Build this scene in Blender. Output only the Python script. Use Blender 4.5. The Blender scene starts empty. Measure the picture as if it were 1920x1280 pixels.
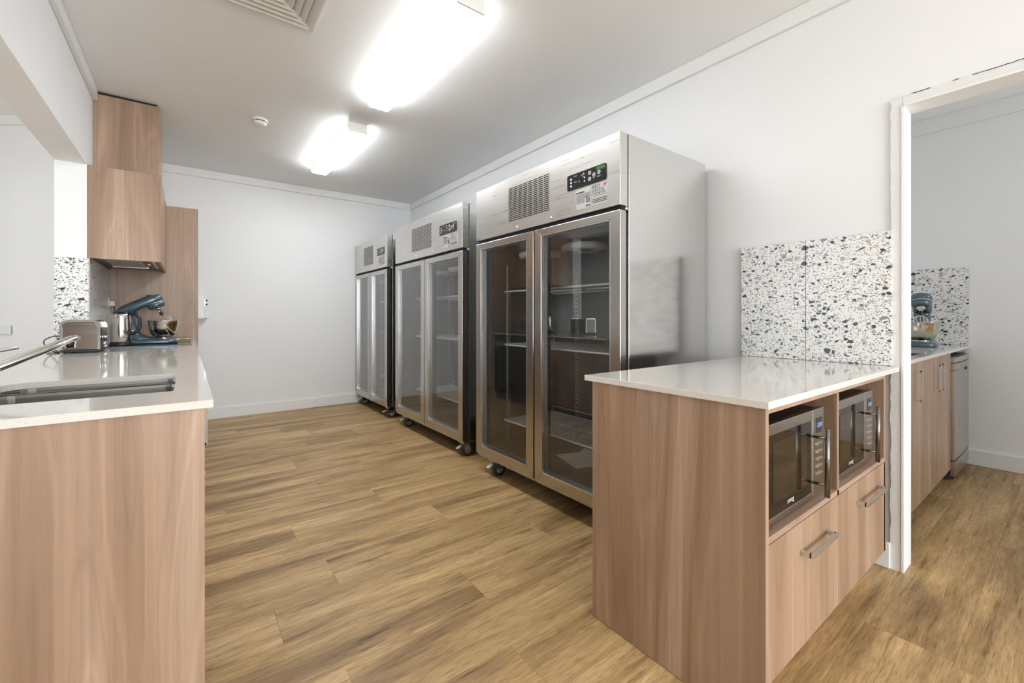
import bpy, bmesh, math, random
from mathutils import Vector, Matrix
random.seed(7)
sc = bpy.context.scene
COL = sc.collection
PI = math.pi

# ------------------------------------------------------------------ camera
YAW = math.atan(606.0 / 807.5)
cam_d = bpy.data.cameras.new('camera')
cam_d.sensor_fit = 'HORIZONTAL'
cam_d.sensor_width = 36.0
cam_d.lens = 36.0 * 807.5 / 1920.0
cam_d.shift_y = -47.0 / 1920.0
cam_d.clip_start = 0.02
cam = bpy.data.objects.new('camera', cam_d)
cam.location = (0, 0, 1.12)
cam.rotation_euler = (PI / 2, 0, -YAW)
COL.objects.link(cam)
sc.camera = cam

# ------------------------------------------------------------------ world, daylight, exposure
world = bpy.data.worlds.new('world')
sc.world = world
world.use_nodes = True
wn = world.node_tree
wn.nodes['Background'].inputs['Color'].default_value = (0.86, 0.93, 1.0, 1)
wn.nodes['Background'].inputs['Strength'].default_value = 1.0

def area(name, loc, rot, sx, sy, power, color):
    d = bpy.data.lights.new(name, 'AREA')
    d.shape = 'RECTANGLE'; d.size = sx; d.size_y = sy
    d.energy = power; d.color = color
    o = bpy.data.objects.new(name, d); COL.objects.link(o)
    o.location = loc; o.rotation_euler = rot
    return o
DAY = (0.885, 0.945, 1.0)
# daylight entering by the glazed openings behind the camera, and by unseen ones added for the left and side rooms
area('daylight_rear_window', (0.95, -4.56, 1.45), (PI / 2, 0, 0), 2.7, 2.1, 195, DAY)
area('unseen_left_window_light', (-3.36, 2.0, 1.5), (PI / 2, 0, -PI / 2), 2.3, 1.9, 60, DAY)  # unseen window light, set on the outer wall to brighten far wall and fridges
area('unseen_side_window_light', (3.7, -2.36, 1.5), (PI / 2, 0, 0), 1.3, 1.5, 30, DAY)  # unseen window light, added to brighten the side room
LAMP = 27.0

sc.view_settings.view_transform = 'Standard'
sc.view_settings.look = 'None'
sc.view_settings.exposure = 0.27
sc.view_settings.gamma = 1.0
sc.view_settings.use_curve_mapping = False
sc.cycles.use_denoising = True
sc.cycles.max_bounces = 8
sc.cycles.diffuse_bounces = 5
sc.cycles.glossy_bounces = 4
sc.cycles.transparent_max_bounces = 14
sc.cycles.sample_clamp_indirect = 6.0
sc.cycles.caustics_reflective = False
sc.cycles.caustics_refractive = False

# ------------------------------------------------------------------ material helpers
def new_mat(name):
    m = bpy.data.materials.new(name); m.use_nodes = True
    nt = m.node_tree
    return m, nt, nt.nodes['Principled BSDF']
def N(nt, t, **kw):
    n = nt.nodes.new(t)
    for k, v in kw.items():
        if k in n.inputs: n.inputs[k].default_value = v
        else: setattr(n, k, v)
    return n
def L(nt, a, b): nt.links.new(a, b)
def ramp(nt, fac, stops, interp='LINEAR'):
    r = nt.nodes.new('ShaderNodeValToRGB'); r.color_ramp.interpolation = interp
    e = r.color_ramp.elements
    while len(e) < len(stops): e.new(0.5)
    for k, (p, c) in enumerate(stops):
        e[k].position = p; e[k].color = (c[0], c[1], c[2], 1)
    L(nt, fac, r.inputs['Fac']); return r
def mixc(nt, fac, a, b, mode='MIX'):
    n = nt.nodes.new('ShaderNodeMix'); n.data_type = 'RGBA'; n.blend_type = mode
    if hasattr(fac, 'links') or hasattr(fac, 'is_linked'): L(nt, fac, n.inputs['Factor'])
    else: n.inputs['Factor'].default_value = fac
    for v, s in ((a, 6), (b, 7)):
        if isinstance(v, tuple): n.inputs[s].default_value = (v[0], v[1], v[2], 1)
        else: L(nt, v, n.inputs[s])
    return n.outputs[2]
def math_n(nt, op, a, b=None):
    n = nt.nodes.new('ShaderNodeMath'); n.operation = op
    for v, s in ((a, 0), (b, 1)):
        if v is None: continue
        if isinstance(v, (int, float)): n.inputs[s].default_value = v
        else: L(nt, v, n.inputs[s])
    return n.outputs[0]
def coords(nt, scale=(1, 1, 1), rnd=0.0):
    tc = nt.nodes.new('ShaderNodeTexCoord')
    src = tc.outputs['Object']
    if rnd:
        oi = nt.nodes.new('ShaderNodeObjectInfo')
        c = nt.nodes.new('ShaderNodeCombineXYZ')
        r1 = math_n(nt, 'MULTIPLY', oi.outputs['Random'], rnd)
        L(nt, r1, c.inputs[0]); L(nt, r1, c.inputs[1]); L(nt, math_n(nt, 'MULTIPLY', r1, 0.37), c.inputs[2])
        a = nt.nodes.new('ShaderNodeVectorMath'); a.operation = 'ADD'
        L(nt, src, a.inputs[0]); L(nt, c.outputs[0], a.inputs[1]); src = a.outputs[0]
    mp = nt.nodes.new('ShaderNodeMapping'); mp.inputs['Scale'].default_value = scale
    L(nt, src, mp.inputs['Vector']); return mp.outputs[0]
def noise(nt, vec, scale=1.0, detail=3.0, rough=0.5, dist=0.0):
    n = N(nt, 'ShaderNodeTexNoise', Scale=scale, Detail=detail, Roughness=rough, Distortion=dist)
    L(nt, vec, n.inputs['Vector']); return n.outputs['Fac']
def bump(nt, h, strength, dist, bsdf):
    b = N(nt, 'ShaderNodeBump', Strength=strength, Distance=dist)
    L(nt, h, b.inputs['Height']); L(nt, b.outputs[0], bsdf.inputs['Normal'])
def plain(name, col, rough=0.5, metal=0.0, spec=None, emit=None, estr=0.0, coat=0.0):
    m, nt, b = new_mat(name)
    b.inputs['Base Color'].default_value = (*col, 1)
    b.inputs['Roughness'].default_value = rough
    b.inputs['Metallic'].default_value = metal
    if spec is not None: b.inputs['Specular IOR Level'].default_value = spec
    if coat: b.inputs['Coat Weight'].default_value = coat; b.inputs['Coat Roughness'].default_value = 0.05
    if emit: b.inputs['Emission Color'].default_value = (*emit, 1); b.inputs['Emission Strength'].default_value = estr
    return m

def plaster(name, col, strength=0.25, scale=24.0):
    m, nt, b = new_mat(name)
    v = coords(nt)
    n1 = noise(nt, v, scale, 5, 0.6)
    n2 = noise(nt, v, 1.1, 2, 0.5)
    c = ramp(nt, n2, [(0.3, tuple(x * 0.97 for x in col)), (0.7, col)])
    L(nt, c.outputs[0], b.inputs['Base Color'])
    b.inputs['Roughness'].default_value = 0.55
    bump(nt, n1, strength, 0.003, b)
    return m

def wood(name, dark, mid, light, grain=(5.0, 5.0, 0.40), rough=0.42, contrast=1.0):
    """Laminate with upright cathedral grain: contour lines of a stretched noise plus fine pores."""
    m, nt, b = new_mat(name)
    v = coords(nt, grain, 13.0)
    low = noise(nt, v, 1.0, 1.5, 0.45, 0.35)
    rings = math_n(nt, 'PINGPONG', math_n(nt, 'MULTIPLY', low, 18.0), 1.0)
    v2 = coords(nt, (grain[0] * 13, grain[1] * 13, grain[2] * 2.2), 13.0)
    streak = noise(nt, v2, 1.0, 4, 0.6)
    v3 = coords(nt, (grain[0] * 110, grain[1] * 110, grain[2] * 26), 0)
    pore = noise(nt, v3, 1.0, 2, 0.6)
    c1 = ramp(nt, low, [(0.30, mid), (0.46, dark), (0.56, mid), (0.70, light)])
    c2 = ramp(nt, rings, [(0.0, (0.80, 0.77, 0.74)), (0.14, (0.98, 0.98, 0.98)), (0.80, (1, 1, 1)), (0.95, (1.22, 1.22, 1.2))])
    c3 = ramp(nt, streak, [(0.32, (0.84, 0.83, 0.82)), (0.5, (1, 1, 1)), (0.68, (1.1, 1.1, 1.1))])
    c4 = ramp(nt, pore, [(0.34, (0.84, 0.82, 0.80)), (0.5, (1, 1, 1))])
    x = mixc(nt, 0.6 * contrast, c1.outputs[0], c2.outputs[0], 'MULTIPLY')
    x = mixc(nt, 0.8 * contrast, x, c3.outputs[0], 'MULTIPLY')
    x = mixc(nt, 0.5, x, c4.outputs[0], 'MULTIPLY')
    L(nt, x, b.inputs['Base Color'])
    b.inputs['Roughness'].default_value = rough
    bump(nt, pore, 0.12, 0.001, b)
    return m

def floor_mat():
    m, nt, b = new_mat('vinyl_plank')
    oi = nt.nodes.new('ShaderNodeObjectInfo')
    v = coords(nt, (0.9, 7.0, 1.0), 31.0)
    low = noise(nt, v, 1.0, 3, 0.55, 0.5)
    v2 = coords(nt, (3.4, 46.0, 1.0), 31.0)
    streak = noise(nt, v2, 1.0, 5, 0.65, 0.4)
    v3 = coords(nt, (16, 240.0, 1.0), 31.0)
    fine = noise(nt, v3, 1.0, 3, 0.6)
    v4 = coords(nt, (1.6, 5.5, 1.0), 31.0)
    knot = noise(nt, v4, 1.0, 6, 0.75, 1.2)
    c1 = ramp(nt, low, [(0.32, (0.27, 0.165, 0.070)), (0.5, (0.48, 0.315, 0.142)), (0.68, (0.62, 0.43, 0.215))])
    c2 = ramp(nt, streak, [(0.30, (0.34, 0.30, 0.25)), (0.42, (0.88, 0.87, 0.85)), (0.56, (1, 1, 1)), (0.68, (1.28, 1.27, 1.24))])
    c3 = ramp(nt, fine, [(0.34, (0.66, 0.63, 0.60)), (0.5, (1, 1, 1)), (0.7, (1.1, 1.1, 1.1))])
    c4 = ramp(nt, knot, [(0.30, (0.45, 0.40, 0.34)), (0.38, (1, 1, 1))])
    x = mixc(nt, 0.9, c1.outputs[0], c2.outputs[0], 'MULTIPLY')
    x = mixc(nt, 0.9, x, c3.outputs[0], 'MULTIPLY')
    x = mixc(nt, 0.8, x, c4.outputs[0], 'MULTIPLY')
    t = ramp(nt, oi.outputs['Random'], [(0.0, (0.94, 0.93, 0.92)), (0.5, (1.0, 1.0, 1.0)), (1.0, (1.05, 1.04, 1.03))])
    x = mixc(nt, 1.0, x, t.outputs[0], 'MULTIPLY')
    L(nt, x, b.inputs['Base Color'])
    r = ramp(nt, streak, [(0.3, (0.50,) * 3), (0.7, (0.38,) * 3)])
    L(nt, r.outputs[0], b.inputs['Roughness'])
    b.inputs['Specular IOR Level'].default_value = 0.35
    h = math_n(nt, 'ADD', streak, math_n(nt, 'MULTIPLY', fine, 0.6))
    bump(nt, h, 0.35, 0.0012, b)
    return m

def terrazzo():
    m, nt, b = new_mat('terrazzo')
    tc = nt.nodes.new('ShaderNodeTexCoord')
    nv = N(nt, 'ShaderNodeTexNoise', Scale=30.0, Detail=2.0)
    L(nt, tc.outputs['Object'], nv.inputs['Vector'])
    off = nt.nodes.new('ShaderNodeVectorMath'); off.operation = 'SCALE'; off.inputs['Scale'].default_value = 0.006
    L(nt, nv.outputs['Color'], off.inputs[0])
    ad = nt.nodes.new('ShaderNodeVectorMath'); ad.operation = 'ADD'
    L(nt, tc.outputs['Object'], ad.inputs[0]); L(nt, off.outputs[0], ad.inputs[1])
    base = (0.86, 0.845, 0.82)
    cur = None
    cols_big = [(0.0, (0.028, 0.04, 0.055)), (0.30, (0.02, 0.022, 0.025)), (0.52, (0.20, 0.255, 0.30)), (0.68, (0.36, 0.38, 0.38)), (0.80, (0.50, 0.46, 0.40)), (0.92, (0.52, 0.33, 0.22))]
    cols_small = [(0.0, (0.03, 0.035, 0.045)), (0.42, (0.12, 0.15, 0.18)), (0.60, (0.35, 0.33, 0.30)), (0.78, (0.45, 0.36, 0.28)), (0.88, (0.02, 0.02, 0.02))]
    layers = [(190, 0.24, 0.16, cols_small, (1.0, 1.0, 1.25)), (105, 0.19, 0.18, cols_small, (1.0, 1.0, 1.3)), (58, 0.17, 0.19, cols_big, (1.0, 1.0, 1.4)), (36, 0.10, 0.20, cols_big, (0.9, 0.9, 1.3))]
    for sc_, prob, edge, cols, st in layers:
        mp = nt.nodes.new('ShaderNodeMapping'); mp.inputs['Scale'].default_value = st
        mp.inputs['Location'].default_value = (sc_ * 0.17, sc_ * 0.05, sc_ * 0.11)
        L(nt, ad.outputs[0], mp.inputs['Vector'])
        ve = N(nt, 'ShaderNodeTexVoronoi', Scale=float(sc_)); ve.feature = 'DISTANCE_TO_EDGE'
        vf = N(nt, 'ShaderNodeTexVoronoi', Scale=float(sc_)); vf.feature = 'F1'
        L(nt, mp.outputs[0], ve.inputs['Vector']); L(nt, mp.outputs[0], vf.inputs['Vector'])
        sp = nt.nodes.new('ShaderNodeSeparateColor'); L(nt, vf.outputs['Color'], sp.inputs[0])
        # chip present when the cell's red value is small; chips shrink from the cell edge by a varying amount
        pres = math_n(nt, 'LESS_THAN', sp.outputs[0], prob)
        thr = math_n(nt, 'MULTIPLY_ADD', sp.outputs[1], edge)
        nt.nodes[-1].inputs[2].default_value = edge * 0.35
        ins = math_n(nt, 'GREATER_THAN', ve.outputs['Distance'], thr)
        fac = math_n(nt, 'MULTIPLY', pres, ins)
        cr = ramp(nt, sp.outputs[2], cols, 'CONSTANT')
        cur = mixc(nt, fac, base if cur is None else cur, cr.outputs[0])
    L(nt, cur, b.inputs['Base Color'])
    b.inputs['Roughness'].default_value = 0.28
    return m

def stone():
    m, nt, b = new_mat('quartz')
    v = coords(nt)
    n = noise(nt, v, 420.0, 2, 0.5)
    c = ramp(nt, n, [(0.28, (0.52, 0.50, 0.46)), (0.36, (0.69, 0.66, 0.61)), (0.66, (0.73, 0.70, 0.65)), (0.74, (0.84, 0.83, 0.80))])
    L(nt, c.outputs[0], b.inputs['Base Color'])
    b.inputs['Roughness'].default_value = 0.07
    b.inputs['Specular IOR Level'].default_value = 0.65
    return m

def steel(name, col=(0.60, 0.585, 0.56), rough=0.27, brush=(2, 2, 160), wob=0.0, smear=0.0, bstr=0.05):
    m, nt, b = new_mat(name)
    v = coords(nt, brush)
    n = noise(nt, v, 1.0, 4, 0.6)
    b.inputs['Base Color'].default_value = (*col, 1)
    b.inputs['Metallic'].default_value = 1.0
    r = ramp(nt, n, [(0.3, (rough * 0.85,) * 3), (0.7, (rough * 1.2,) * 3)])
    rr = r.outputs[0]
    if smear:
        s = noise(nt, coords(nt), 6.0, 4, 0.6, 1.0)
        sr = ramp(nt, s, [(0.35, (0, 0, 0)), (0.75, (smear,) * 3)])
        rr = mixc(nt, 1.0, rr, sr.outputs[0], 'ADD')
    L(nt, rr, b.inputs['Roughness'])
    h = math_n(nt, 'MULTIPLY', n, 0.02)
    if wob:
        w = noise(nt, coords(nt, (1.6, 1.6, 3.2)), 1.0, 2, 0.5, 0.6)
        h = math_n(nt, 'ADD', h, math_n(nt, 'MULTIPLY', w, wob))
        bump(nt, h, 1.0, 0.02, b)
    else:
        bump(nt, n, bstr * 0.4, 0.0003, b)
    return m

def glass(name, tint, boost=1.5, rough=0.0):
    m = bpy.data.materials.new(name); m.use_nodes = True
    nt = m.node_tree; nt.nodes.clear()
    out = nt.nodes.new('ShaderNodeOutputMaterial')
    tr = N(nt, 'ShaderNodeBsdfTransparent'); tr.inputs['Color'].default_value = (*tint, 1)
    gl = N(nt, 'ShaderNodeBsdfGlossy', Roughness=rough); gl.inputs['Color'].default_value = (1, 1, 1, 1)
    lw = N(nt, 'ShaderNodeLayerWeight', Blend=0.5)       # Schlick curve, the same from both sides of the pane
    f5 = math_n(nt, 'POWER', lw.outputs['Facing'], 5.0)
    f = math_n(nt, 'MULTIPLY', math_n(nt, 'ADD', math_n(nt, 'MULTIPLY', f5, 0.96), 0.04), boost); nt.nodes[-1].use_clamp = True
    mx = nt.nodes.new('ShaderNodeMixShader')
    L(nt, f, mx.inputs[0]); L(nt, tr.outputs[0], mx.inputs[1]); L(nt, gl.outputs[0], mx.inputs[2])
    L(nt, mx.outputs[0], out.inputs['Surface'])
    return m

M = dict(
    wall=plaster('wall_paint', (0.86, 0.862, 0.86)),
    rough_wall=plaster('rough_plaster', (0.80, 0.80, 0.78), 0.9, 60.0),
    ceiling=plaster('ceiling_paint', (0.90, 0.90, 0.895), 0.05, 30.0),
    trim=plain('white_gloss_trim', (0.84, 0.84, 0.82), 0.35),
    lam=wood('beech_laminate', (0.315, 0.200, 0.128), (0.405, 0.270, 0.186), (0.485, 0.342, 0.248), rough=0.38),
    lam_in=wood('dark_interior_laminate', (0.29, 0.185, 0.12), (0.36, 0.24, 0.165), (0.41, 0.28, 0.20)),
    lam_h=wood('shelf_laminate', (0.36, 0.235, 0.17), (0.44, 0.30, 0.225), (0.50, 0.36, 0.275), grain=(0.55, 5.5, 5.5)),
    floor=floor_mat(),
    terrazzo=terrazzo(),
    stone=stone(),
    steel=steel('brushed_steel', (0.68, 0.665, 0.64), rough=0.29, smear=0.04, bstr=0.0),
    steel_side=steel('steel_side_sheet', (0.72, 0.72, 0.71), 0.15, (5, 5, 2), wob=0.10),
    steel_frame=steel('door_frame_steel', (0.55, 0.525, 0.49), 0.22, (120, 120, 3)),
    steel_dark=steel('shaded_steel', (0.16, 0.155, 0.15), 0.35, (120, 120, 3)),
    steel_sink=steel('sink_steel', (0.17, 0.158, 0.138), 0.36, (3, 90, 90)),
    chrome=plain('chrome', (0.78, 0.77, 0.75), 0.07, 1.0),
    dark_chrome=plain('dark_chrome', (0.22, 0.215, 0.21), 0.12, 1.0),
    nickel=plain('satin_nickel', (0.66, 0.65, 0.63), 0.36, 1.0),
    alu=plain('aluminium', (0.72, 0.73, 0.74), 0.25, 1.0),
    liner=steel('liner_steel', (0.30, 0.30, 0.295), 0.34, (100, 100, 3)),  # stainless darkened to hold the shade inside the fridge
    mw_steel=steel('microwave_steel', (0.42, 0.385, 0.35), 0.22, (2, 160, 160)),  # brown of reflected floor and timber is put into this tint
    spacer=plain('grey_spacer', (0.34, 0.35, 0.36), 0.35, 0.6),
    black=plain('black_plastic', (0.012, 0.012, 0.013), 0.35),
    gap=plain('dark_gap', (0.006, 0.006, 0.006), 0.8),
    rubber=plain('grey_rubber', (0.035, 0.037, 0.042), 0.6),
    hub=plain('grey_hub', (0.20, 0.22, 0.26), 0.4),
    wire=plain('white_coated_wire', (0.88, 0.89, 0.88), 0.35),
    fan=plain('grey_fan_guard', (0.85, 0.85, 0.83), 0.45),
    paper=plain('paper', (0.66, 0.65, 0.62), 0.7),
    label=plain('silver_label', (0.56, 0.545, 0.52), 0.42, 0.6),
    ink=plain('black_ink', (0.012, 0.012, 0.014), 0.5),
    grey_ink=plain('grey_ink', (0.13, 0.125, 0.12), 0.6),
    red=plain('red_ink', (0.55, 0.02, 0.02), 0.5),
    green=plain('green_logo', (0.05, 0.42, 0.08), 0.4),
    green_bg=plain('dark_green_patch', (0.006, 0.09, 0.012), 0.4),
    blue=plain('blue_film', (0.03, 0.20, 0.50), 0.4),
    panel=plain('black_control_panel', (0.010, 0.011, 0.012), 0.22),
    icon=plain('white_print', (0.72, 0.74, 0.74), 0.5),
    door_glass=glass('fridge_glass', (0.86, 0.87, 0.87), 1.5),
    oven_glass=plain('black_glass', (0.006, 0.005, 0.004), 0.04, 0.0, 0.45),
    cooktop=plain('cooktop_glass', (0.006, 0.006, 0.007), 0.06, 0.0, 0.35),
    blue_enamel=plain('storm_blue_enamel', (0.075, 0.125, 0.155), 0.25, 0.25, None, None, 0, 0.6),
    blue_dark=plain('dark_blue_enamel', (0.02, 0.045, 0.075), 0.3, 0.2),
    gold=plain('brass_tone_metal', (0.24, 0.195, 0.06), 0.5, 0.5),
    white_plastic=plain('white_plastic', (0.80, 0.80, 0.78), 0.3),
    vent=plain('vent_white', (0.72, 0.70, 0.675), 0.4),
    diffuser=plain('lamp_diffuser', (0.9, 0.9, 0.9), 0.4, 0, None, (0.935, 0.97, 1.0), LAMP),
    display=plain('lit_display', (0.02, 0.03, 0.06), 0.3, 0, None, (0.35, 0.5, 1.0), 1.2),
    dw_steel=steel('dishwasher_steel', (0.55, 0.52, 0.48), 0.3, (120, 120, 3)),
    mortar=plain('joint_grey', (0.55, 0.54, 0.52), 0.7),
)

# ------------------------------------------------------------------ geometry helpers (world coordinates)
class MB:
    def __init__(s): s.v = []; s.f = []; s.smooth = []
    def add(s, verts, faces, smooth=False):
        o = len(s.v); s.v += [tuple(p) for p in verts]
        for f in faces: s.f.append([i + o for i in f]); s.smooth.append(smooth)
        return s
    def box(s, x0, y0, z0, x1, y1, z1):
        x0, x1 = sorted((x0, x1)); y0, y1 = sorted((y0, y1)); z0, z1 = sorted((z0, z1))
        v = [(x, y, z) for z in (z0, z1) for y in (y0, y1) for x in (x0, x1)]
        return s.add(v, [(0, 2, 3, 1), (4, 5, 7, 6), (0, 1, 5, 4), (1, 3, 7, 5), (3, 2, 6, 7), (2, 0, 4, 6)])
    def obox(s, c, ax, ay, az):
        """oriented box: centre and three half-extent vectors"""
        c, ax, ay, az = map(Vector, (c, ax, ay, az))
        v = [c + i * ax + j * ay + k * az for k in (-1, 1) for j in (-1, 1) for i in (-1, 1)]
        return s.add(v, [(0, 2, 3, 1), (4, 5, 7, 6), (0, 1, 5, 4), (1, 3, 7, 5), (3, 2, 6, 7), (2, 0, 4, 6)])
    def loft(s, rings, cap=True, smooth=True, closed=True):
        n = len(rings[0]); o = len(s.v)
        for r in rings: s.v += [tuple(p) for p in r]
        for i in range(len(rings) - 1):
            for j in range(n if closed else n - 1):
                a = o + i * n + j; b = o + i * n + (j + 1) % n
                s.f.append([a, b, b + n, a + n]); s.smooth.append(smooth)
        if cap:
            s.f.append([o + j for j in range(n)][::-1]); s.smooth.append(False)
            s.f.append([o + (len(rings) - 1) * n + j for j in range(n)]); s.smooth.append(False)
        return s
    def tube(s, pts, r, n=10, cap=True):
        pts = [Vector(p) for p in pts]
        rs = r if isinstance(r, (list, tuple)) else [r] * len(pts)
        rings = []; prev = None
        for i, p in enumerate(pts):
            if i == 0: t = pts[1] - p
            elif i == len(pts) - 1: t = p - pts[i - 1]
            else: t = (pts[i + 1] - p).normalized() + (p - pts[i - 1]).normalized()
            t.normalize()
            up = prev if prev is not None else (Vector((0, 0, 1)) if abs(t.z) < 0.9 else Vector((1, 0, 0)))
            a = (up - t * up.dot(t)).normalized(); b = t.cross(a); prev = a
            rings.append([p + rs[i] * (math.cos(2 * PI * k / n) * a + math.sin(2 * PI * k / n) * b) for k in range(n)])
        return s.loft(rings, cap)
    def lathe(s, c, prof, n=28, axis='z', cap=True):
        rings = []
        for r, h in prof:
            ring = []
            for k in range(n):
                a = 2 * PI * k / n; p, q = r * math.cos(a), r * math.sin(a)
                ring.append((c[0] + p, c[1] + q, c[2] + h) if axis == 'z' else (c[0] + h, c[1] + p, c[2] + q) if axis == 'x' else (c[0] + p, c[1] + h, c[2] - q))
            rings.append(ring)
        return s.loft(rings, cap)
    def slab(s, outer, holes, z0, z1):
        bm = bmesh.new(); edges = []
        for loop in [outer] + holes:
            vs = [bm.verts.new((x, y, z1)) for x, y in loop]
            edges += [bm.edges.new((vs[i], vs[(i + 1) % len(vs)])) for i in range(len(vs))]
        bmesh.ops.triangle_fill(bm, use_beauty=True, edges=edges)
        for f in bm.faces:
            f.normal_update()
            if f.normal.z < 0: f.normal_flip()
        geo = bmesh.ops.extrude_face_region(bm, geom=bm.faces[:])
        nv = [g for g in geo['geom'] if isinstance(g, bmesh.types.BMVert)]
        for v in nv: v.co.z = z0
        bmesh.ops.recalc_face_normals(bm, faces=bm.faces[:])
        bm.verts.index_update()
        s.add([v.co[:] for v in bm.verts], [[v.index for v in f.verts] for f in bm.faces]); bm.free()
        return s
    def build(s, name, mat, parent=None, bevel=0.0, seg=2, **props):
        loc = Vector(parent['_base']) if parent is not None and '_base' in parent else None
        me = bpy.data.meshes.new(name)
        if parent is not None:
            base = Vector(parent['_base'])
            vs = [Vector(p) - base for p in s.v]
        else:
            base = Vector((0, 0, 0)); vs = s.v
        me.from_pydata([tuple(p) for p in vs], [], s.f)
        me.polygons.foreach_set('use_smooth', s.smooth)
        if bevel > 0:
            bm = bmesh.new(); bm.from_mesh(me)
            es = [e for e in bm.edges if len(e.link_faces) == 2 and e.calc_face_angle(0) > 0.7]
            bmesh.ops.bevel(bm, geom=es, offset=bevel, segments=seg, affect='EDGES', clamp_overlap=True, profile=0.5)
            bm.to_mesh(me); bm.free()
        me.materials.append(M[mat]); me.update()
        o = bpy.data.objects.new(name, me); COL.objects.link(o)
        if parent is not None:
            o.parent = parent
            o['_base'] = tuple(base)
        else: o['_base'] = (0.0, 0.0, 0.0)
        for k, v in props.items(): o[k] = v
        return o

def thing(name, loc, label, cat, group=None):
    o = bpy.data.objects.new(name, None); COL.objects.link(o)
    o.empty_display_size = 0.05
    o.location = loc; o['_base'] = tuple(float(x) for x in loc)
    o['label'] = label; o['category'] = cat
    if group: o['group'] = group
    return o
def tag(o, label, cat, group=None):
    o['label'] = label; o['category'] = cat
    if group: o['group'] = group
    # give single-mesh things an origin at their base
    me = o.data; xs = [v.co for v in me.vertices]
    c = Vector(((min(v.x for v in xs) + max(v.x for v in xs)) / 2, (min(v.y for v in xs) + max(v.y for v in xs)) / 2, min(v.z for v in xs)))
    me.transform(Matrix.Translation(-c)); o.location = c; o['_base'] = tuple(c)
    return o
def struct(o): o['kind'] = 'structure'; return o
def text(body, size, org, ax, ay, mat, parent, name='lettering', align='LEFT', shear=0.0, sx=1.0):
    """flat print: lettering that runs along ax and stands along ay from org"""
    cu = bpy.data.curves.new('tmp', 'FONT'); cu.body = body; cu.size = size; cu.align_x = align
    cu.shear = shear; cu.resolution_u = 3; cu.extrude = 0.0
    to = bpy.data.objects.new('tmp', cu); COL.objects.link(to)
    dg = bpy.context.evaluated_depsgraph_get(); dg.update()
    me = bpy.data.meshes.new_from_object(to.evaluated_get(dg))
    bpy.data.objects.remove(to); bpy.data.curves.remove(cu)
    ax = Vector(ax); ay = Vector(ay); az = ax.cross(ay)
    mt = Matrix(((ax.x * sx, ay.x, az.x, org[0]), (ax.y * sx, ay.y, az.y, org[1]), (ax.z * sx, ay.z, az.z, org[2]), (0, 0, 0, 1)))
    me.transform(mt); me.transform(Matrix.Translation(-Vector(parent['_base'])))
    me.name = name; me.materials.clear(); me.materials.append(M[mat])
    o = bpy.data.objects.new(name, me); COL.objects.link(o); o.parent = parent; o['_base'] = parent['_base']
    return o
def smooth_pts(p, n=5):
    p = [Vector(q) for q in p]; out = []
    for i in range(len(p) - 1):
        a, b, c, d = p[max(i - 1, 0)], p[i], p[i + 1], p[min(i + 2, len(p) - 1)]
        for k in range(n):
            t = k / n
            out.append(0.5 * ((2 * b) + (c - a) * t + (2 * a - 5 * b + 4 * c - d) * t * t + (3 * b - a - 3 * c + d) * t ** 3))
    return out + [p[-1]]
def arc(cx, cy, r, a0, a1, n=6):
    return [(cx + r * math.cos(math.radians(a0 + (a1 - a0) * i / n)), cy + r * math.sin(math.radians(a0 + (a1 - a0) * i / n))) for i in range(n + 1)]
def rrect(x0, y0, x1, y1, r, n=6):
    rs = r if isinstance(r, (list, tuple)) else [r] * 4     # corners: x0y0, x1y0, x1y1, x0y1
    return (arc(x0 + rs[0], y0 + rs[0], rs[0], 180, 270, n) + arc(x1 - rs[1], y0 + rs[1], rs[1], 270, 360, n) +
            arc(x1 - rs[2], y1 - rs[2], rs[2], 0, 90, n) + arc(x0 + rs[3], y1 - rs[3], rs[3], 90, 180, n))

# ------------------------------------------------------------------ room shell
CH = 2.70          # ceiling
XR = 2.505         # right wall face
XL = -0.535        # left wall face
YB = 5.72          # back wall face
YR = -4.5          # rear wall (behind the camera)
XS = 4.75          # far wall of the side room
DY0, DY1, DZ = -0.42, 0.48, 2.04   # doorway to the side room
HZ = 2.118         # underside of the beam over the servery opening
PY = 3.94          # pier face

fl = struct(MB().box(-3.4, YR, -0.12, XS, 7.0, -0.004).build('floor', 'floor'))
# vinyl planks, one object each
W0, PW, PLN = 1.41, 0.2307, 1.22
joint = {-2: .875, -1: .40, 0: .95, 1: 1.48, 2: .505, 3: 1.15, 4: .435, 5: .945, 6: .17, 7: .685}
rk = random.Random(3)
for k in range(-9, 19):
    y0 = W0 + k * PW; y1 = y0 + PW
    if y1 > YB + 0.02 and y0 > YB: break
    y1 = min(y1, YB); y0 = max(y0, YR)
    if y1 - y0 < 0.02: continue
    j = joint.get(k, rk.uniform(0, PLN))
    xs = []
    x = j - math.ceil((j + 0.54) / PLN) * PLN
    xend = XS if y0 < 1.2 else XR
    while x < xend:
        a, b_ = max(x, XL), min(x + PLN, xend)
        if b_ - a > 0.03: xs.append((a, b_))
        x += PLN
    for a, b_ in xs:
        g = 0.0002
        mb = MB(); c = 0.0005
        X0, X1, Y0, Y1 = a + g, b_ - g, y0 + g, y1 - g
        mb.add([(X0, Y0, -0.004), (X1, Y0, -0.004), (X1, Y1, -0.004), (X0, Y1, -0.004),
                (X0, Y0, -c), (X1, Y0, -c), (X1, Y1, -c), (X0, Y1, -c),
                (X0 + c, Y0 + c, 0), (X1 - c, Y0 + c, 0), (X1 - c, Y1 - c, 0), (X0 + c, Y1 - c, 0)],
               [(0, 1, 5, 4), (1, 2, 6, 5), (2, 3, 7, 6), (3, 0, 4, 7), (4, 5, 9, 8), (5, 6, 10, 9), (6, 7, 11, 10), (7, 4, 8, 11), (8, 9, 10, 11)])
        mb.build('plank', 'floor', fl)

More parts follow.
